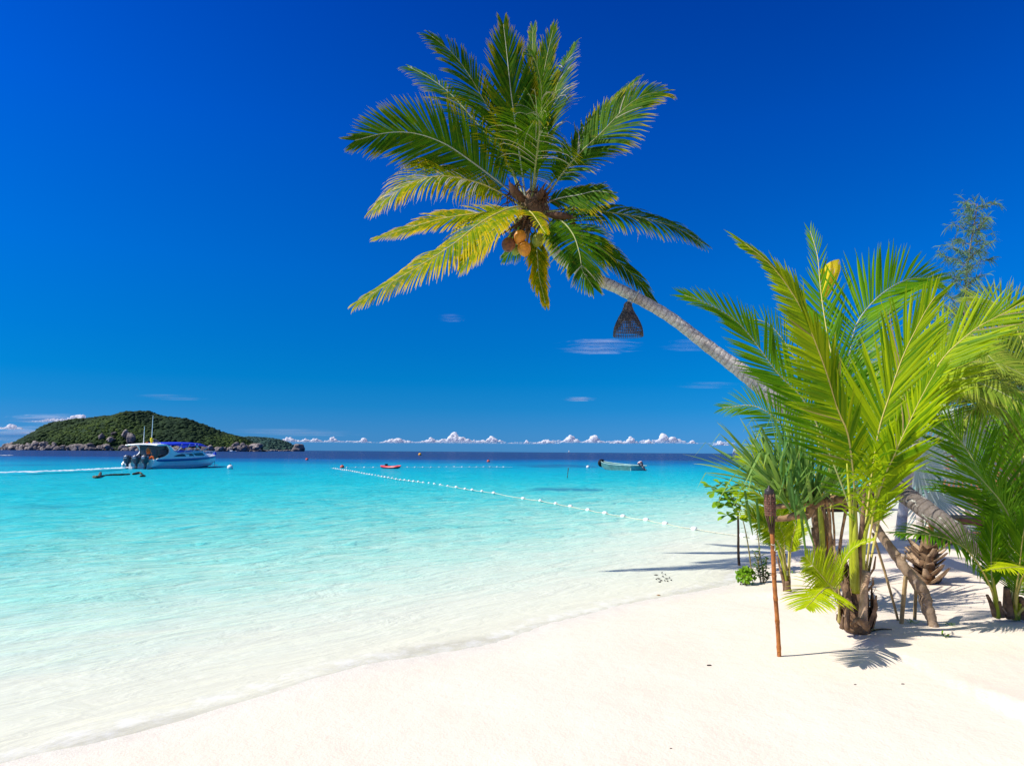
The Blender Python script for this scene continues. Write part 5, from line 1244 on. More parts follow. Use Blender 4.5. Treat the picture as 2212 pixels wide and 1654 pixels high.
# lifebuoy on the transom gate
lbz = V3((.12, -1.18, .80)); mb = MB(); mb.tube([lbz + V3((0, math.cos(a) * .22, math.sin(a) * .30)) for a in [2 * PI * j / 20 for j in range(21)]], .075, 8, cap=False)
for v in range(len(mb.v)): pass
ob_ = mb.build('lifebuoy', M['orange'], None, local=True); ob_.location = b0; ob_.rotation_euler.z = th
tag(ob_, 'orange lifebuoy hanging at the stern of the white speedboat beside the right motor', 'lifebuoy')

# boatman
def skinned(name, joints, edges, radii, mat, parent=None, sub=2, loc=None, root=0):
    me = bpy.data.meshes.new(name); me.from_pydata([tuple(j) for j in joints], edges, []); me.update()
    o = bpy.data.objects.new(name, me); COL.objects.link(o)
    md = o.modifiers.new('skin', 'SKIN'); sv = me.skin_vertices[0].data
    for i, r in enumerate(radii): sv[i].radius = (r, r) if not isinstance(r, tuple) else r
    sv[root].use_root = True
    s = o.modifiers.new('sub', 'SUBSURF'); s.levels = sub; s.render_levels = sub
    me.materials.append(mat)
    if parent: o.parent = parent
    return o
def wp(x, y, z): return b0 + FW * x + PT * y + V3((0, 0, z))
mp = wp(.85, -.30, .40)
man = thing('person', mp, 'person in orange life vest and dark trousers standing at the speedboat stern', 'person', rz=th)
J = [(0, 0, .86), (0, 0, 1.08), (0, 0, 1.34), (0, 0, 1.46), (.02, 0, 1.56), (.02, 0, 1.64), (0, .19, 1.38), (.10, .25, 1.14), (.30, .20, 1.05), (.37, .19, 1.04), (0, -.19, 1.38), (-.04, -.28, 1.12), (.08, -.30, .90), (.10, -.30, .82),
     (0, .10, .82), (.04, .13, .46), (-.02, .14, .07), (.14, .15, .03), (0, -.10, .82), (.0, -.13, .46), (-.04, -.14, .07), (.12, -.15, .03)]
E = [(0, 1), (1, 2), (2, 3), (3, 4), (4, 5), (2, 6), (6, 7), (7, 8), (8, 9), (2, 10), (10, 11), (11, 12), (12, 13), (0, 14), (14, 15), (15, 16), (16, 17), (0, 18), (18, 19), (19, 20), (20, 21)]
Rr = [(.14, .11), (.13, .10), (.15, .11), .055, .09, .085, .06, .045, .035, .03, .06, .045, .035, .03, .09, .06, .045, .035, .09, .06, .045, .035]
skinned('body', J, E, Rr, M['skin'], man)
J2 = [(0, 0, .90), (0, 0, 1.10), (0, 0, 1.36), (0, .12, 1.42), (0, -.12, 1.42)]
skinned('life_vest', J2, [(0, 1), (1, 2), (2, 3), (2, 4)], [(.18, .15), (.19, .16), (.20, .16), .10, .10], M['orange'], man)
J3 = [(0, 0, .90), (0, .10, .80), (.04, .13, .46), (-.02, .14, .12), (0, -.10, .80), (0, -.13, .46), (-.04, -.14, .12)]
skinned('trousers', J3, [(0, 1), (1, 2), (2, 3), (0, 4), (4, 5), (5, 6)], [(.155, .125), .105, .08, .07, .105, .08, .07], M['cloth_d'], man)
mb = MB(); mb.ico((.0, 0, 1.66), .112, 2, .1, 2, (1, .95, .8)); mb.build('hair', M['black'], man, local=True)

# wake and bow foam
def foam_strip(pts, hw, name, lb=None, edge=1.6, z=.05, seed=0):
    rg = random.Random(seed); mb = MB(); n = len(pts); vs = []; at = []; m_ = 8
    for i, p in enumerate(pts):
        t = (pts[min(n - 1, i + 1)] - pts[max(0, i - 1)]).normalized(); s = V3((-t.y, t.x, 0)); w_ = hw(i / (n - 1)) * rg.uniform(.8, 1.2)
        for j in range(m_ + 1):
            q = j / m_ * 2 - 1
            vs.append(p + s * w_ * q + V3((0, 0, z + .13 * (1 - q * q) + rg.uniform(0, .05) * (1 - abs(q))))); at.append((0, (1 - abs(q) ** 1.5) * min(1, 6 * min(i / n, 1 - i / n) + .35), 0))
    mb.add(vs, [(i * (m_ + 1) + j, i * (m_ + 1) + j + 1, (i + 1) * (m_ + 1) + j + 1, (i + 1) * (m_ + 1) + j) for i in range(n - 1) for j in range(m_)], at)
    return tag(mb.build(name, M['foam'], None, loc=pts[0]), lb, 'foam' if lb else None, kind='stuff')
stern = b0 - FW * .5
wk = catmull([b0 + FW * .4 - PT * .4, stern - FW * 1.0, W(240, 1015.5), W(170, 1019.5), W(100, 1022.5), W(0, 1025.5), W(-200, 1030)], 90)
foam_strip(wk, lambda u: .8 - .35 * min(1, u * 3) + .30 * u, 'wake_foam', 'white foam wake trailing to the left behind the speedboat', seed=4)
bp_ = [b0 + FW * x - PT * (sect(x)[0] * .8 + .35 + (11.5 - x) * .10) for x in np.linspace(11.9, 8.6, 12)]
foam_strip(bp_, lambda u: .30 + .3 * u, 'bow_foam', 'white foam thrown up under the bow of the speedboat', z=.06, seed=5)
foam_strip([W(x, 984.5) for x in np.linspace(-60, 28, 20)], lambda u: 1.0, 'whitecap', 'thin whitecap on the turquoise water at the far left', z=.05, seed=6)

# ------------------------------------------------------------------ open boat
h0 = W(1459, 1017.5); a_ = math.radians(180 - 60); FW2 = V3((math.cos(a_), math.sin(a_), 0))
# stern port corner -> boat origin at the transom centre
PT2 = V3((-FW2.y, FW2.x, 0))
HB2 = .98; b2o = W(1358 + 17, 1017) ; b2o = W(1361, 1016.5) - PT2 * HB2
ob = thing('motor_boat', b2o, 'sea green open wooden boat with tilted outboard motor and black tyre on its bow', 'boat', rz=a_)
ob.scale.z = .82
ST2 = [(0, .98, -.15, .58), (1.5, 1.05, -.2, .60), (3.2, .98, -.15, .68), (4.6, .66, -.02, .80), (5.5, .28, .25, .95), (5.9, .06, .6, 1.02)]
mb = MB(); v_, f_ = [], []
xs2 = np.linspace(0, 5.9, 24)
for x in xs2:
    hb, zk, zg = [np.interp(x, [s[0] for s in ST2], [s[k] for s in ST2]) for k in (1, 2, 3)]
    v_ += [V3(p) for p in [(x, -hb, zg), (x, -hb * .86, zk + .1), (x, 0, zk), (x, hb * .86, zk + .1), (x, hb, zg), (x, hb - .06, zg), (x, hb * .8, zk + .18), (x, 0, zk + .14), (x, -hb * .8, zk + .18), (x, -hb + .06, zg)]]
f_ = [(i * 10 + j, (i + 1) * 10 + j, (i + 1) * 10 + (j + 1) % 10, i * 10 + (j + 1) % 10) for i in range(23) for j in range(10)]
mb.add(v_, f_); mb.build('hull', M['teal'], ob, smooth=False, local=True)
mb = MB(); mb.box((-.02, 0, .24), (.07, 1.82, .72)); mb.build('transom', M['teal_l'], ob, smooth=False, local=True)
for sy in (-1, 1):
    mb = MB(); mb.tube([(x, sy * np.interp(x, [s[0] for s in ST2], [s[1] for s in ST2]), np.interp(x, [s[0] for s in ST2], [s[3] for s in ST2]) + .02) for x in np.linspace(-.25, 5.9, 16)], .05, 6); mb.build('gunwale', M['teal_l'], ob, local=True)
for x in (1.2, 2.8, 4.2): mb = MB(); mb.box((x, 0, .42), (.28, 1.8 if x < 4 else 1.3, .05)); mb.build('thwart', M['teal_l'], ob, smooth=False, local=True)
mb = MB(); mb.tube([V3((5.85, math.cos(a) * .30, .80 + math.sin(a) * .36)) for a in [2 * PI * j / 20 for j in range(21)]], .16, 9, cap=False); mb.build('bow_tyre', M['black'], ob, local=True)
Rm = Matrix.Rotation(math.radians(38), 3, 'Y')
mc = V3((-.30, -.15, .78)); mb = MB(); rows = []
for z, sx, sy_ in [(-.20, .17, .15), (-.05, .26, .22), (.15, .28, .24), (.30, .24, .20), (.36, .12, .1)]: rows.append([mc + Rm @ V3((sx * math.cos(a), sy_ * math.sin(a), z)) for a in [2 * PI * j / 14 for j in range(15)]])
v_, f_ = loft(rows); mb.add(v_, f_); mo = mb.build('outboard_motor', M['motor'], ob, local=True)
mb = MB(); mb.tube([mc + Rm @ V3((0, 0, -.2)), mc + Rm @ V3((-.02, 0, -.55)), mc + Rm @ V3((-.02, 0, -.95))], [.12, .09, .07], 8); mb.box(mc + Rm @ V3((-.08, 0, -.92)), (.35, .05, .16), Rm); mb.build('leg', M['motor'], mo, local=True)
for z0, z1, mt in ((.16, .21, 'red'), (.22, .28, 'white')):
    mb = MB(); rows = [[mc + Rm @ V3((sx * math.cos(a), sx * .86 * math.sin(a), z)) for a in [2 * PI * j / 14 for j in range(15)]] for z, sx in ((z0, .285), (z1, .27))]
    v_, f_ = loft(rows); mb.add(v_, f_[:-2]); mb.build('trim_band', M[mt], mo, local=True)

# kayak
k0 = W(843, 1012); ka = math.radians(-28)
ky = thing('kayak', k0, 'red plastic sit on top kayak floating beside the far float line', 'kayak', rz=ka)
mb = MB(); rows = []
for x, hb, zk, zt in [(-1.25, .04, .22, .32), (-1.05, .18, .08, .33), (-.6, .32, -.02, .30), (0, .37, -.04, .27), (.6, .33, -.02, .30), (1.05, .19, .08, .36), (1.3, .04, .24, .38)]:
    rows.append([(x, -hb, (zk + zt) / 2), (x, -hb * .9, zt), (x, -hb * .5, zt - .05), (x, hb * .5, zt - .05), (x, hb * .9, zt), (x, hb, (zk + zt) / 2), (x, hb * .6, zk), (x, -hb * .6, zk), (x, -hb, (zk + zt) / 2)])
v_, f_ = loft(rows); mb.add(v_, f_); mb.build('hull', M['red'], ky, local=True)
mb = MB(); mb.box((-.3, 0, .28), (.45, .4, .06), bev=.02); mb.box((-.5, 0, .38), (.08, .4, .2), bev=.02); mb.build('seat', M['black'], ky, local=True)

# ------------------------------------------------------------------ buoys
def buoy(px, py, r, mat, lb, grp=None):
    c = W(px, py); o = thing('mooring_buoy', c, lb, 'buoy', grp)
    mb = MB(); mb.ico((0, 0, r * .45), r, 3, .02, 1, (1, 1, .95)); mb.build('float', M[mat], o, local=True)
    mb = MB(); mb.lathe([(r * .22, r * 1.34), (r * .2, r * 1.52), (0, r * 1.54)], 10); mb.tube([(r * .15 * math.cos(a), 0, r * 1.6 + r * .15 * math.sin(a)) for a in [PI * j / 8 for j in range(-2, 11)]], r * .05, 5); mb.build('ring', M['black'], o, local=True)
buoy(497, 1012, .27, 'white_pl', 'white ball buoy on the water right of the speedboat bow')
buoy(1270, 1010, .20, 'white_pl', 'white ball buoy floating left of the sea green boat')
buoy(663, 993.5, .27, 'redbuoy', 'faded red buoy farther out, between the speedboat and the kayak')
buoy(739, 1010.5, .22, 'redbuoy', 'bright red ball buoy at the corner where the two float lines meet')
buoy(1055, 997.5, .28, 'redbuoy', 'pale red buoy in open water beyond the far float line')
buoy(907, 983, .75, 'obuoy', 'orange buoy farthest out near the dark water at the horizon')

def floatline(pix, endpix, lb, seed):
    rg = random.Random(seed); pts = [W(*p) for p in pix]; o = thing('float_line', pts[0], lb, 'float line')
    path = [W(*p) for p in endpix[0]] + pts + [W(*p) for p in endpix[1]]; allp = []
    for a, b in zip(path[:-1], path[1:]):
        for k in range(4): q = a.lerp(b, k / 4); q.z = .035 + .02 * math.sin(k / 4 * PI) * -1; allp.append(q)
    allp.append(path[-1] + V3((0, 0, .03)))
    mb = MB(); mb.tube(allp, .011, 5, cap=False); mb.build('rope', M['rope'], o)
    src = None
    for i, p in enumerate(pts):
        t = (path[min(len(path) - 1, i + 2)] - path[i]).normalized(); d = (p - CAM).dot(F_)
        if src is None:
            mb = MB(); prof = [(.014, -.085), (.030, -.082), (.050, -.060), (.056, -.02), (.056, .02), (.050, .060), (.030, .082), (.014, .085)]
            mb.lathe(prof, 14, rot=Matrix.Rotation(PI / 2, 3, 'Y')); src = mb.build('float', M['white_pl'], o, local=True); f = src
        else: f = src.copy(); COL.objects.link(f); f.parent = o
        f.location = p - pts[0] + V3((0, 0, .03)); f.rotation_euler.z = math.atan2(t.y, t.x) + rg.uniform(-.25, .25); s_ = .95 + .2 * min(1, d / 60); f.scale = (s_, s_, s_)
    return o
c3 = lambda L: [(705.1 + .1785 * x, 971.0 + .1785 * y) for x, y in L]
c6 = lambda L: [(676.8 + .408 * x, 903.4 + .408 * y) for x, y in L]
L1 = c3([(90, 228), (112, 232), (133, 236), (155, 240), (176, 244), (198, 247), (222, 249), (246, 250), (270, 255), (295, 259), (320, 265), (347, 270), (373, 275), (398, 279), (430, 287), (460, 292), (493, 299), (522, 303), (556, 309), (594, 314), (632, 321), (671, 330), (708, 336), (751, 342), (798, 350), (845, 361), (896, 369), (946, 373), (1000, 381), (1053, 388), (1111, 393), (1172, 404), (1240, 412), (1305, 421), (1380, 432), (1468, 447), (1570, 460), (1678, 482), (1763, 494), (1881, 511), (2023, 531)])
L1 += c6([(1110, 428), (1201, 440), (1283, 456), (1361, 471), (1454, 490), (1544, 507), (1640, 524), (1762, 543), (1863, 563), (2016, 592)]) + [(1605, 1160), (1629, 1164)]
floatline(L1, ([c3([(64, 226)])[0]], [(1700, 1176)]), 'long line of white floats slanting from the red corner buoy in to the beach', 1)
L2 = c3([(249, 219), (357, 217), (459, 217), (569, 217), (680, 216), (780, 216), (880, 216), (981, 215), (1072, 215), (1168, 215), (1265, 215), (1365, 214), (1453, 211), (1548, 210), (1640, 212), (1733, 212), (1818, 212), (1903, 212), (1979, 211), (2063, 211), (2143, 212)])
floatline(L2, ([c3([(200, 219)])[0]], [c3([(2250, 212)])[0]]), 'far straight line of white floats passing behind the red kayak', 2)

# dark weed-hung marker, drifting logs, sails, small white boat
g = W(1226, 1034); mb = MB(); rg = random.Random(8)
mk = thing('marker_pole', g, 'thin dark marker pole in the water left of the sea green boat', 'marker')
dm = (g - CAM).dot(F_)
mb.tube([P(1225, 1034, dm), P(1226, 1024, dm), P(1227.5, 1010, dm)], [.012, .014, .018], 6); mb.build('pole', M['litter'], mk)
mb = MB()
for (x, y, r) in [(1227.5, 1012, .055), (1227.3, 1016, .05), (1226.6, 1021, .05), (1226.2, 1025, .035), (1225.8, 1029, .05)]: mb.ico(P(x, y, dm), r, 1, .3, 2, (.7, .7, 1.3))
mb.build('weed', M['weedlog'], mk)
for pts, r, lb in [([(220, 1029), (240, 1027), (262, 1026), (280, 1025)], .075, 'long thin brown driftwood pole floating below the speedboat wake'), ([(202, 1031), (208, 1032), (214, 1031), (217, 1028)], .11, 'short dark snag with a raised end, left of the long floating pole'), ([(287, 1024.5), (294, 1023.5), (301, 1022.5), (306, 1024)], .10, 'brown floating driftwood lump right of the long floating pole'), ([(303, 1029.5), (308, 1029), (313, 1028.5)], .09, 'small green brown drifting log, lowest right below the speedboat motors')]:
    q = [W(x, y) for x, y in pts]; 
    for p in q: p.z = .04
    if len(q) == 4 and r > .105: q[-1].z = .22
    q = catmull(q, 14); mb = MB(); mb.tube(q, [r * (.55 + .45 * math.sin(PI * (i + 1) / 16)) * (1 + .25 * noise.noise(V3((i * .9, r * 50, 0)))) for i in range(15)], 7)
    tag(mb.build('driftwood', M['weedlog'], None, loc=q[0]), lb, 'driftwood')
def sailboat(px, ybase, h, d, lb):
    c = P(px, ybase, d); c.z = 0; o = thing('sailboat', c, lb, 'sailboat'); s = h / FPX * d
    mb = MB(); v_, f_ = loft([[(x, -hb, zt), (x, 0, -.3), (x, hb, zt), (x, -hb, zt)] for x, hb, zt in [(-s * .22, .6, .9), (0, 1.2, .9), (s * .2, .8, 1.0), (s * .32, .05, 1.2)]]); mb.add([V3(v) for v in v_], f_); mb.build('hull', M['white'], o, local=True)
    mb = MB(); mb.tube([(0, 0, .5), (0, 0, s)], .12, 6); mb.build('mast', M['steel'], o, local=True)
    mb = MB(); mb.prism([(-.15, 0, 1.8), (-s * .3, 0, 1.9), (-s * .16, .0, s * .55), (-.15, 0, s * .97)], (0, .06, 0)); mb.prism([(.15, 0, s * .9), (s * .28, 0, 1.6), (.2, 0, 1.8)], (0, .05, 0)); mb.build('sail', M['white_pl'], o, local=True)
sailboat(1229, 979, 6.5, 1900, 'tiny white sailboat on the horizon above the marker pole')
sailboat(1587, 983, 16, 1700, 'distant white sailboat on the horizon, half hidden by the screw pine leaves')
c = W(501, 977.6); db = (c - CAM).dot(F_)
o = thing('small_boat', P(501, 975.5, 560), 'small white boat moored before the rocks at the right end of the big island', 'boat'); o.location.z = 0
mb = MB(); v_, f_ = loft([[(x, -hb, zt), (x, -hb * .6, -.2), (x, hb * .6, -.2), (x, hb, zt), (x, -hb, zt)] for x, hb, zt in [(-3.2, .9, .8), (0, 1.1, .8), (2.6, .7, 1.0), (3.6, .05, 1.3)]]); mb.add([V3(v) for v in v_], f_); mb.build('hull', M['white'], o, local=True)
mb = MB(); mb.box((-.6, 0, 1.2), (2.0, 1.4, .8), bev=.1); mb.build('cabin', M['white_pl'], o, local=True)

# ------------------------------------------------------------------ islands
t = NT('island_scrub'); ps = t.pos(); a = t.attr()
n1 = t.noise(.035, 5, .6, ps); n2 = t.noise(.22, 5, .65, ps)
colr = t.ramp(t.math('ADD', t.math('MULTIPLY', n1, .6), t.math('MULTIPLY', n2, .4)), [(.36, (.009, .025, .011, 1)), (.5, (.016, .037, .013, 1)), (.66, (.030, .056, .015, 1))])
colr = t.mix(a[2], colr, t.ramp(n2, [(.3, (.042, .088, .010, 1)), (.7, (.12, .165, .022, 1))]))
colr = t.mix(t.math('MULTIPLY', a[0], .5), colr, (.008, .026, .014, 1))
M['scrub'] = t.fin(t.pbsdf(colr, .85, .15, 0, t.bump(n2, .8, 1.2)))
t = NT('island_far_scrub_hazed'); ps = t.pos()
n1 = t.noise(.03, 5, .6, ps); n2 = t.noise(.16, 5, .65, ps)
colr = t.ramp(t.math('ADD', t.math('MULTIPLY', n1, .5), t.math('MULTIPLY', n2, .5)), [(.36, (.018, .055, .052, 1)), (.52, (.032, .075, .060, 1)), (.66, (.06, .105, .065, 1))])  # distance haze painted into the scrub as a bluer green
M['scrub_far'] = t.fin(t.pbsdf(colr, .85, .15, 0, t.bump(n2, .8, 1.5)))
t = NT('granite'); ps = t.pos(); a = t.attr()
n1 = t.noise(.35, 5, .65, ps); n2 = t.noise(1.6, 4, .6, ps)
colr = t.mix(t.ramp(n1, [(.35, (0, 0, 0)), (.65, (1, 1, 1))]), (.09, .08, .078, 1), (.42, .36, .32, 1))
colr = t.mix(t.math('MULTIPLY', a[0], .7), colr, (.13, .112, .112, 1))
M['rock'] = t.fin(t.pbsdf(colr, .9, .15, 0, t.bump(n2, .7, .5)))
def island(name, ridge, d, wd, mat, nx, ny, rough, seed):
    """ridge: (px, py) skyline; the hill is a dome in depth around d + wd"""
    xs_ = np.linspace(ridge[0][0], ridge[-1][0], nx); RY = np.interp(xs_, [p[0] for p in ridge], [p[1] for p in ridge])
    mb = MB(); vs = []; at = []; hmap = []
    for i, px in enumerate(xs_):
        bp = P(px, 900, d + wd); hr = max(.5, P(px, RY[i], d + wd).z)
        row = []
        for j in range(ny + 1):
            v_ = j / ny * 2 - 1
            y = d + wd + wd * v_ * (.35 + .65 * min(1, hr / 30)); x = bp.x / bp.y * (d + wd) * (1 + .02 * v_)
            z = hr * (1 - abs(v_) ** 1.9) ** .75
            z *= 1 + rough * (noise.noise(V3((x * .02, y * .02, seed))) * .8 + noise.noise(V3((x * .06, y * .06, seed + 3))) * .35) * min(1, (1 - abs(v_)) * 4) * (.15 if abs(v_) < .12 else 1)
            vs.append(V3((x, y, z - .6))); at.append((0, 0, 0)); row.append(vs[-1])
        hmap.append(row)
    mb.add(vs, [(i * (ny + 1) + j, (i + 1) * (ny + 1) + j, (i + 1) * (ny + 1) + j + 1, i * (ny + 1) + j + 1) for i in range(nx - 1) for j in range(ny)], at)
    o = mb.build(name, M[mat], None); tag(o, kind='structure'); return hmap, xs_
RID = [(8, 972), (24, 967), (48, 957), (75, 946), (100, 935), (125, 924), (150, 915), (180, 908), (210, 902), (240, 898), (262, 895), (285, 894), (296, 890), (312, 892), (335, 896), (360, 901), (385, 904), (408, 910), (432, 917), (455, 925), (475, 933), (500, 940), (525, 947), (545, 957), (562, 966), (574, 972)]
hm, xs_i = island('island', RID, 800, 85, 'scrub', 150, 36, .22, 4)
rg = random.Random(21); mb = MB()
for k in range(7500):
    i = rg.randint(1, 147); j = rg.randint(1, 21); a, b = rg.random(), rg.random()
    p = hm[i][j].lerp(hm[i + 1][j], a).lerp(hm[i][j + 1].lerp(hm[i + 1][j + 1], a), b)
    px = xs_i[i]; hrel = j / 18
    if p.z < 4.5: continue
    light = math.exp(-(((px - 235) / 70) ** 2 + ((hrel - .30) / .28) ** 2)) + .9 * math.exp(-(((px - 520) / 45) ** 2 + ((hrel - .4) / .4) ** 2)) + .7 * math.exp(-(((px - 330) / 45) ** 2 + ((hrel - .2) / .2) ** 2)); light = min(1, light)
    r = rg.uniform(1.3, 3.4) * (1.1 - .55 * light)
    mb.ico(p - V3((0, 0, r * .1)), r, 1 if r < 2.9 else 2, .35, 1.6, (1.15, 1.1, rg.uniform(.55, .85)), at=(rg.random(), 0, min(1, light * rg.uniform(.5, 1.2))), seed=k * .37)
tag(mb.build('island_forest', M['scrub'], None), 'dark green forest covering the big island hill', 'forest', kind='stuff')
hm2, xs2_ = island('far_island', [(470, 958), (500, 950), (520, 945), (545, 943.5), (565, 944.5), (585, 946), (605, 949.5), (622, 955), (636, 962), (646, 968), (656, 973.5)], 1500, 130, 'scrub_far', 90, 24, .10, 9)
mb = MB()
for k in range(900):
    i = rg.randint(1, 86); j = rg.randint(1, 13); p = hm2[i][j].lerp(hm2[i + 1][j + 1], rg.random())
    if p.z < 5: continue
    r = rg.uniform(2.0, 4.5); mb.ico(p, r, 1, .3, 1.6, (1, 1, .6), at=(rg.random(), 0, 0), seed=k * .31)
tag(mb.build('far_island_forest', M['scrub_far'], None), 'blue green forest on the small far island', 'forest', kind='stuff')
mb = MB()
for k in range(520):
    i = rg.randint(0, 148); j = rg.randint(0, 6); p = hm[i][j].lerp(hm[i + 1][j + 1], rg.random()); px = xs_i[i]
    lim = 3.2 + 5.0 * math.exp(-((px - 250) / 130) ** 2) + 3.5 * math.exp(-((px - 535) / 45) ** 2) + 2.5 * math.exp(-((px - 40) / 30) ** 2) + 2 * noise.noise(V3((px * .05, 0, 3)))
    if p.z > lim:
        p = hm[i][1].copy(); p.z = rg.uniform(-.5, lim * .6)
    p.y -= rg.uniform(.5, 3.5)
    r = rg.choice([.9, 1.2, 1.6, 2.0, 2.8, 4.0]) * rg.uniform(.8, 1.2)
    mb.ico(p, r, 2, .34, .9, (rg.uniform(.9, 1.5), 1, rg.uniform(.65, 1.1)), Matrix.Rotation(rg.uniform(-.6, .6), 3, 'Y'), at=(rg.random(), 0, 0), seed=k * .71)
tag(mb.build('shore_rocks', M['rock'], None, smooth=False), 'band of grey brown boulders along the foot of the island', 'rocks', kind='stuff')
mb = MB()
for k in range(90):
    px = rg.uniform(540, 650); p = P(px, 972, 1500 + rg.uniform(-4, 10)); p.z = rg.uniform(-.4, 2.2); mb.ico(p, rg.uniform(1.2, 3.0), 1, .3, .9, (1.4, 1, .8), at=(rg.random(), 0, 0), seed=k)
tag(mb.build('far_shore_rocks', M['rock'], None, smooth=False), 'thin line of rocks along the far island shore', 'rocks', kind='stuff')
for (px, py, w_, h_, d, lb) in [(282, 949, 17, 20, 840, 'tallest split grey boulder on the island slope above the speedboat stern'), (272, 938, 12, 14, 845, 'rounded boulder just above the split boulder on the island slope'), (220, 943, 9, 9, 838, 'lone pointed boulder on the light green island slope, left of the split boulder'), (239, 950, 14, 10, 832, 'pair shaped low boulder between the pointed and the split boulder'), (334, 955, 14, 11, 828, 'slanted grey slab boulder right of the split boulder, above the blue canopy'), (247, 936.5, 10, 5, 850, 'flat boulder highest up the island slope'),
                              (618, 964.5, 40, 17, 812, 'x'), (645, 968, 24, 15, 1490, 'bare pink brown rock dome at the right tip of the far island'), (553, 964, 26, 11, 806, 'big pale sloping rock at the right end of the big island'), (527, 965, 20, 12, 806, 'dark sloping rock next to the pale one at the right end of the big island'), (30, 966, 22, 9, 806, 'jagged dark rock at the left tip of the big island')]:
    if lb == 'x': continue
    if 805 < d < 900 and 100 < px < 400:
        ii = int(np.argmin(np.abs(xs_i - px))); best = 1e9
        for j in range(0, 20):
            q = hm[ii][j] - CAM; dz = q.dot(F_); yy = 827 - q.dot(U_) / dz * FPX
            if abs(yy - py) < best: best = abs(yy - py); d = dz
        d -= 3.0
    c = P(px, py, d); s = d / FPX * 1.12; mb = MB()
    mb.ico((0, 0, 0), 1, 3, .32, 1.25, (w_ * s * .5, 5 if d < 1000 else 14, h_ * s * .6), Matrix.Rotation(random.uniform(-.25, .25), 3, 'Y'), at=(random.random(), 0, 0), seed=px * .13)
    o = mb.build('boulder', M['rock'], None, smooth=False, local=True); o.location = c; tag(o, lb, 'boulder')

# ------------------------------------------------------------------ clouds
def cloudmat(name, kind, dens):
    t = NT(name); ob = t.obj(); sp = t.n('ShaderNodeSeparateXYZ'); t.l(ob, sp.inputs[0])
    if kind == 'cumulus':
        nz = t.noise(2.6, 6, .65, ob)
        f = t.math('ADD', sp.outputs[2], t.math('MULTIPLY', t.math('SUBTRACT', nz, .5), .55))
        fac = t.ramp(f, [(.02, (0, 0, 0)), (.40, (.85, .85, .85)), (.55, (1, 1, 1))], 'EASE')
    else:
        nz = t.noise(1.7, 7, .62, t.map(ob, (1.6, .6, 2.6)), 1.0)
        r2 = t.math('SQRT', t.math('ADD', t.math('MULTIPLY', sp.outputs[0], sp.outputs[0]), t.math('MULTIPLY', sp.outputs[2], sp.outputs[2])))
        f = t.math('ADD', t.math('SUBTRACT', .72, r2), t.math('MULTIPLY', t.math('SUBTRACT', nz, .5), 1.5))
        fac = t.ramp(f, [(.02, (0, 0, 0)), (.75, (1, 1, 1))], 'EASE')
        rf = t.ramp(r2, [(.55, (1, 1, 1)), (.92, (0, 0, 0))]); fac = t.math('MULTIPLY', fac, rf)
    fac = t.math('MULTIPLY', fac, dens)
    base = (.97, .97, .97, 1)
    d_ = t.n('ShaderNodeBsdfDiffuse'); d_.inputs[0].default_value = base
    tl = t.n('ShaderNodeBsdfTranslucent'); tl.inputs[0].default_value = base; tr = t.n('ShaderNodeBsdfTransparent')
    return t.fin(t.mixs(fac, tr.outputs[0], t.mixs(.5, d_.outputs[0], tl.outputs[0])))
M['cumulus'] = cloudmat('cumulus_cloud', 'cumulus', .95); M['bank'] = cloudmat('cloud_bank', 'cumulus', .42); M['wisp'] = cloudmat('wispy_cloud', 'wisp', .40); M['veil'] = cloudmat('veil_cloud', 'wisp', .12)
DCL = 26000.0
def cumulus(px, ybase, w_, h_, lb, seed, peaks, d=DCL, mat='cumulus'):
    rg = random.Random(seed); s = d / FPX; c = P(px, ybase, d); mb = MB(); Wn = w_ / h_
    for k in range(int(24 + w_ * .9)):
        u = rg.uniform(-1, 1)
        top = max([ph * math.exp(-((u - pu) / pw) ** 2) for pu, ph, pw in peaks] + [.36 + .1 * math.sin(u * 9 + seed)]) * (1 - abs(u) ** 4 * .5)
        r = rg.uniform(.13, .30) * (.55 + .55 * top); z = rg.uniform(.05, 1) ** .7 * max(0, top - r) + r * .3
        q = V3((u * Wn * .5, rg.uniform(-.4, .4), z)); vs, fs = icodata(2); out = []
        for p in vs:
            v_ = q + p * r * (1 + .3 * noise.noise(p * 1.8 + V3((k, seed, 0)))); v_.z = max(v_.z, -.05 + .05 * v_.z); out.append(v_)
        mb.add(out, fs)
    mb.box((0, 0, .10), (Wn * .95, .5, .22), bev=.1)
    o = mb.build('cloud', M[mat], None, local=True); o.location = c; o.scale = (h_ * s, h_ * s, h_ * s * .86); tag(o, lb, 'cloud', 'small cumulus clouds along the horizon')
    md = o.modifiers.new('merge', 'REMESH'); md.mode = 'VOXEL'; md.voxel_size = .055; md.use_smooth_shade = True
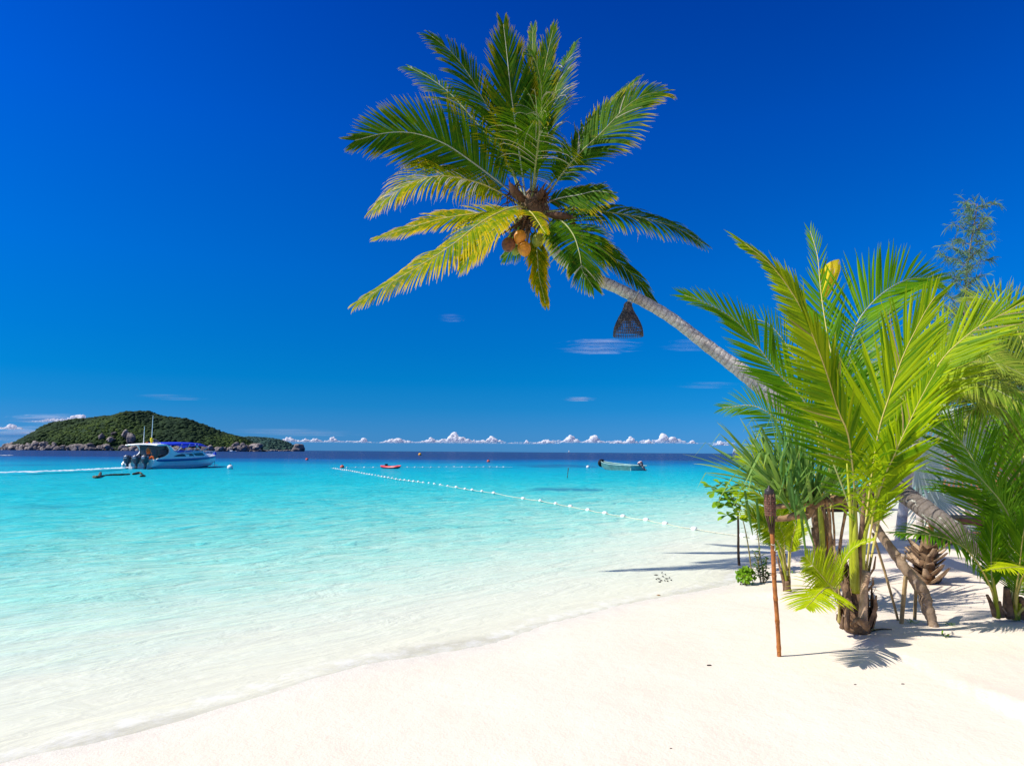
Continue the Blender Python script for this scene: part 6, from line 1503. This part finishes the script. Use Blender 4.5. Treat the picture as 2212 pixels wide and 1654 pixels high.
CL = [(628, 955, 46, 13, 'low cumulus puff just right of the far island', [(-.2, 1, .7), (.5, .7, .4)]), (672, 955, 52, 12, 'low ragged cumulus cloud second to the right of the far island', [(-.5, .8, .4), (.4, .9, .5)]), (718, 955, 34, 14, 'small hump cloud left of a gap, third from the far island', [(.1, 1, .5)]),
      (783, 957, 38, 14, 'isolated small puff in the gap left of the wide cloud', [(.1, 1, .5)]), (855, 958, 70, 18, 'wide flat cloud above the red kayak', [(-.2, .7, .4), (.1, 1, .35), (.7, .5, .3)]),
      (930, 957, 44, 16, 'cloud bank left of the tall tower cloud', [(0, .9, .5)]), (985, 957, 76, 27, 'tall twin topped cumulus, highest cloud left of centre', [(-.15, 1.0, .28), (.3, .6, .4)]), (1062, 957, 66, 18, 'wide low cumulus right of the tall twin topped cloud', [(0, .95, .4), (-.6, .5, .3)]),
      (1138, 958, 12, 9, 'tiny isolated puff between two cloud groups', [(0, 1, .6)]), (1180, 959, 56, 14, 'low cloud left of the knob topped cloud', [(0, .8, .6)]), (1232, 958, 40, 26, 'knob topped cumulus above the tiny sailboat', [(0, 1, .45), (.6, .5, .3)]), (1282, 958, 48, 21, 'round white cumulus right of the knob topped cloud', [(.1, 1, .5)]),
      (1335, 959, 40, 11, 'small flat cloud above the green boat bow', [(0, .8, .5)]), (1362, 959, 34, 19, 'white puff above the sea green boat', [(0, 1, .5)]), (1400, 959, 30, 12, 'low puff right of the sea green boat', [(0, 1, .5)]), (1448, 958, 58, 27, 'tall left leaning cumulus near the screw pine leaves', [(-.55, 1, .35), (.1, .7, .35), (.6, .45, .3)]),
      (1495, 959, 26, 10, 'small puff just right of the tall left leaning cloud', [(0, 1, .5)]), (1556, 963, 36, 13, 'grey white cloud behind the screw pine leaf tips', [(0, 1, .5)]),
      (24, 929, 52, 17, 'round white cloud at the far left above the island tip', [(0, 1, .5)]), (165, 915, 90, 24, 'bright cloud top peeping over the left island slope', [(.1, 1, .5), (-.6, .5, .4)]), (80, 937, 70, 12, 'soft cloud low over the left end of the island', [(.2, .9, .6)]), (118, 912, 90, 12, 'faint lilac cloud shelf left of the island summit', [(0, .8, .8)])]
for i, (px, yb, w_, h_, lb, pk) in enumerate(CL): cumulus(px, yb, w_, h_, lb, 40 + i, pk, mat='cumulus')
for px, w_, lb in [(900, 560, 'long low pale cloud bank under the left half of the cumulus row'), (1350, 480, 'long low pale cloud bank under the right half of the cumulus row')]:
    cumulus(px, 958, w_, 11, lb, int(px), [(rg.uniform(-1, 1), rg.uniform(.5, 1), .12) for k in range(9)], 27500.0, 'bank')
def wisp(px, py, w_, h_, lb, mat, seed, d=22000.0):
    s = d / FPX; c = P(px, py, d); mb = MB(); vs, fs = icodata(4); out = []
    for p in vs: out.append(V3((p.x, p.y, p.z * (1 + .3 * noise.noise(V3((p.x * 2.5, seed, 0)))))))
    mb.add(out, fs); o = mb.build('cloud', M[mat], None, local=True); o.location = c; o.scale = (w_ * s * .62, w_ * s * .3, h_ * s * .62); tag(o, lb, 'cloud', 'thin wispy clouds')
for i, a_ in enumerate([(1296, 749, 200, 26, 'long pale wispy cloud under the hanging lampshade', 'wisp'), (1252, 862, 84, 9, 'small thin streak of cloud low over the middle of the sea', 'wisp'), (1490, 746, 140, 22, 'very faint wisp right of the lampshade by the slanting trunk', 'veil'), (975, 687, 70, 16, 'barely visible wisp in the blue sky just below the palm crown', 'veil'),
                        (100, 940, 300, 50, 'broad lilac veil of cloud behind the left half of the island', 'wisp'), (640, 934, 340, 18, 'flat lilac streak of cloud above the far island', 'veil'), (1530, 832, 150, 10, 'faint streak of cloud left of the slanting trunk foot', 'veil'), (370, 858, 160, 10, 'faint streak of cloud above the right slope of the island', 'veil'), (150, 908, 260, 30, 'soft grey cloud shelf left of the island summit', 'wisp')]):
    wisp(*a_[:4], a_[4], a_[5], 3.1 * i + 1)

# ------------------------------------------------------------------ light
SUN_EL = math.radians(45); sdir = V3((-.97, -.26, 0)).normalized()
SV = V3((sdir.x * math.cos(SUN_EL), sdir.y * math.cos(SUN_EL), math.sin(SUN_EL)))
ld = bpy.data.lights.new('sun', 'SUN'); ld.energy = 5.0; ld.angle = math.radians(.53); ld.color = (1.0, .955, .88)
lo = bpy.data.objects.new('sun', ld); COL.objects.link(lo); lo.rotation_euler = (-SV).to_track_quat('-Z', 'Y').to_euler(); lo.location = (0, 0, 50)
SKYK = .60
w = bpy.data.worlds.new('World'); sc.world = w; w.use_nodes = True; nt = w.node_tree; nt.nodes.clear()
sk = nt.nodes.new('ShaderNodeTexSky'); sk.sky_type = 'NISHITA'; sk.sun_disc = False; sk.sun_elevation = SUN_EL; sk.sun_rotation = math.atan2(SV.x, SV.y)
sk.air_density = 1.0; sk.dust_density = .2; sk.ozone_density = 1.5; sk.altitude = 0
def wn(typ, **kw):
    o = nt.nodes.new(typ)
    for k, v in kw.items(): setattr(o, k, v)
    return o
geo = wn('ShaderNodeTexCoord'); sep = wn('ShaderNodeSeparateXYZ'); nt.links.new(geo.outputs['Generated'], sep.inputs[0])
rmp = wn('ShaderNodeValToRGB'); e = rmp.color_ramp.elements
STOPS = [(0.0, (58, 112, 160)), (.024, (50, 112, 162)), (.062, (22, 110, 168)), (.10, (2, 108, 174)), (.153, (0, 104, 182)), (.25, (0, 99, 194)), (.42, (0, 86, 198)), (.57, (0, 72, 186)), (.68, (20, 84, 180)), (1.0, (40, 96, 180))]
while len(e) < len(STOPS): e.new(.5)
for i, (p_, c_) in enumerate(STOPS): e[i].position = p_; e[i].color = s2l(*c_)
nt.links.new(sep.outputs['Z'], rmp.inputs[0])
bw_ = wn('ShaderNodeRGBToBW'); nt.links.new(sk.outputs[0], bw_.inputs[0])
pw_ = wn('ShaderNodeMath', operation='POWER'); nt.links.new(bw_.outputs[0], pw_.inputs[0]); pw_.inputs[1].default_value = .55
sc_ = wn('ShaderNodeMath', operation='MULTIPLY'); nt.links.new(pw_.outputs[0], sc_.inputs[0])
dt = wn('ShaderNodeVectorMath', operation='DOT_PRODUCT'); nt.links.new(geo.outputs['Generated'], dt.inputs[0]); dt.inputs[1].default_value = tuple(SV)
c2 = wn('ShaderNodeMath', operation='MULTIPLY'); nt.links.new(dt.outputs['Value'], c2.inputs[0]); nt.links.new(dt.outputs['Value'], c2.inputs[1])
ph = wn('ShaderNodeMath', operation='MULTIPLY_ADD'); nt.links.new(c2.outputs[0], ph.inputs[0]); ph.inputs[1].default_value = .72 * 10 * SKYK; ph.inputs[2].default_value = .82 * 10 * SKYK   # Rayleigh phase: darkest at right angles to the sun
nt.links.new(ph.outputs[0], sc_.inputs[1])
mul = wn('ShaderNodeVectorMath', operation='SCALE'); nt.links.new(rmp.outputs[0], mul.inputs[0]); nt.links.new(sc_.outputs[0], mul.inputs['Scale'])
bl = wn('ShaderNodeMapRange'); bl.interpolation_type = 'SMOOTHSTEP'; bl.inputs['From Min'].default_value = .60; bl.inputs['From Max'].default_value = .80; nt.links.new(sep.outputs['Z'], bl.inputs['Value'])
hs = wn('ShaderNodeHueSaturation'); hs.inputs['Saturation'].default_value = .45; nt.links.new(sk.outputs[0], hs.inputs['Color'])
mx = wn('ShaderNodeMix', data_type='RGBA'); nt.links.new(bl.outputs[0], mx.inputs[0]); nt.links.new(mul.outputs[0], mx.inputs[6]); nt.links.new(hs.outputs[0], mx.inputs[7])
bgn = wn('ShaderNodeBackground'); bgn.inputs['Strength'].default_value = .10
ow = wn('ShaderNodeOutputWorld')
nt.links.new(mx.outputs[2], bgn.inputs[0]); nt.links.new(bgn.outputs[0], ow.inputs[0])
sc.view_settings.view_transform = 'Standard'; sc.view_settings.look = 'None'; sc.view_settings.exposure = .22; sc.view_settings.gamma = 1
sc.render.engine = 'CYCLES'; sc.cycles.use_denoising = True
try: sc.cycles.denoiser = 'OPENIMAGEDENOISE'
except Exception: pass
sc.cycles.max_bounces = 8; sc.cycles.transparent_max_bounces = 24; sc.cycles.sample_clamp_indirect = 8
sc.cycles.caustics_reflective = False; sc.cycles.caustics_refractive = False
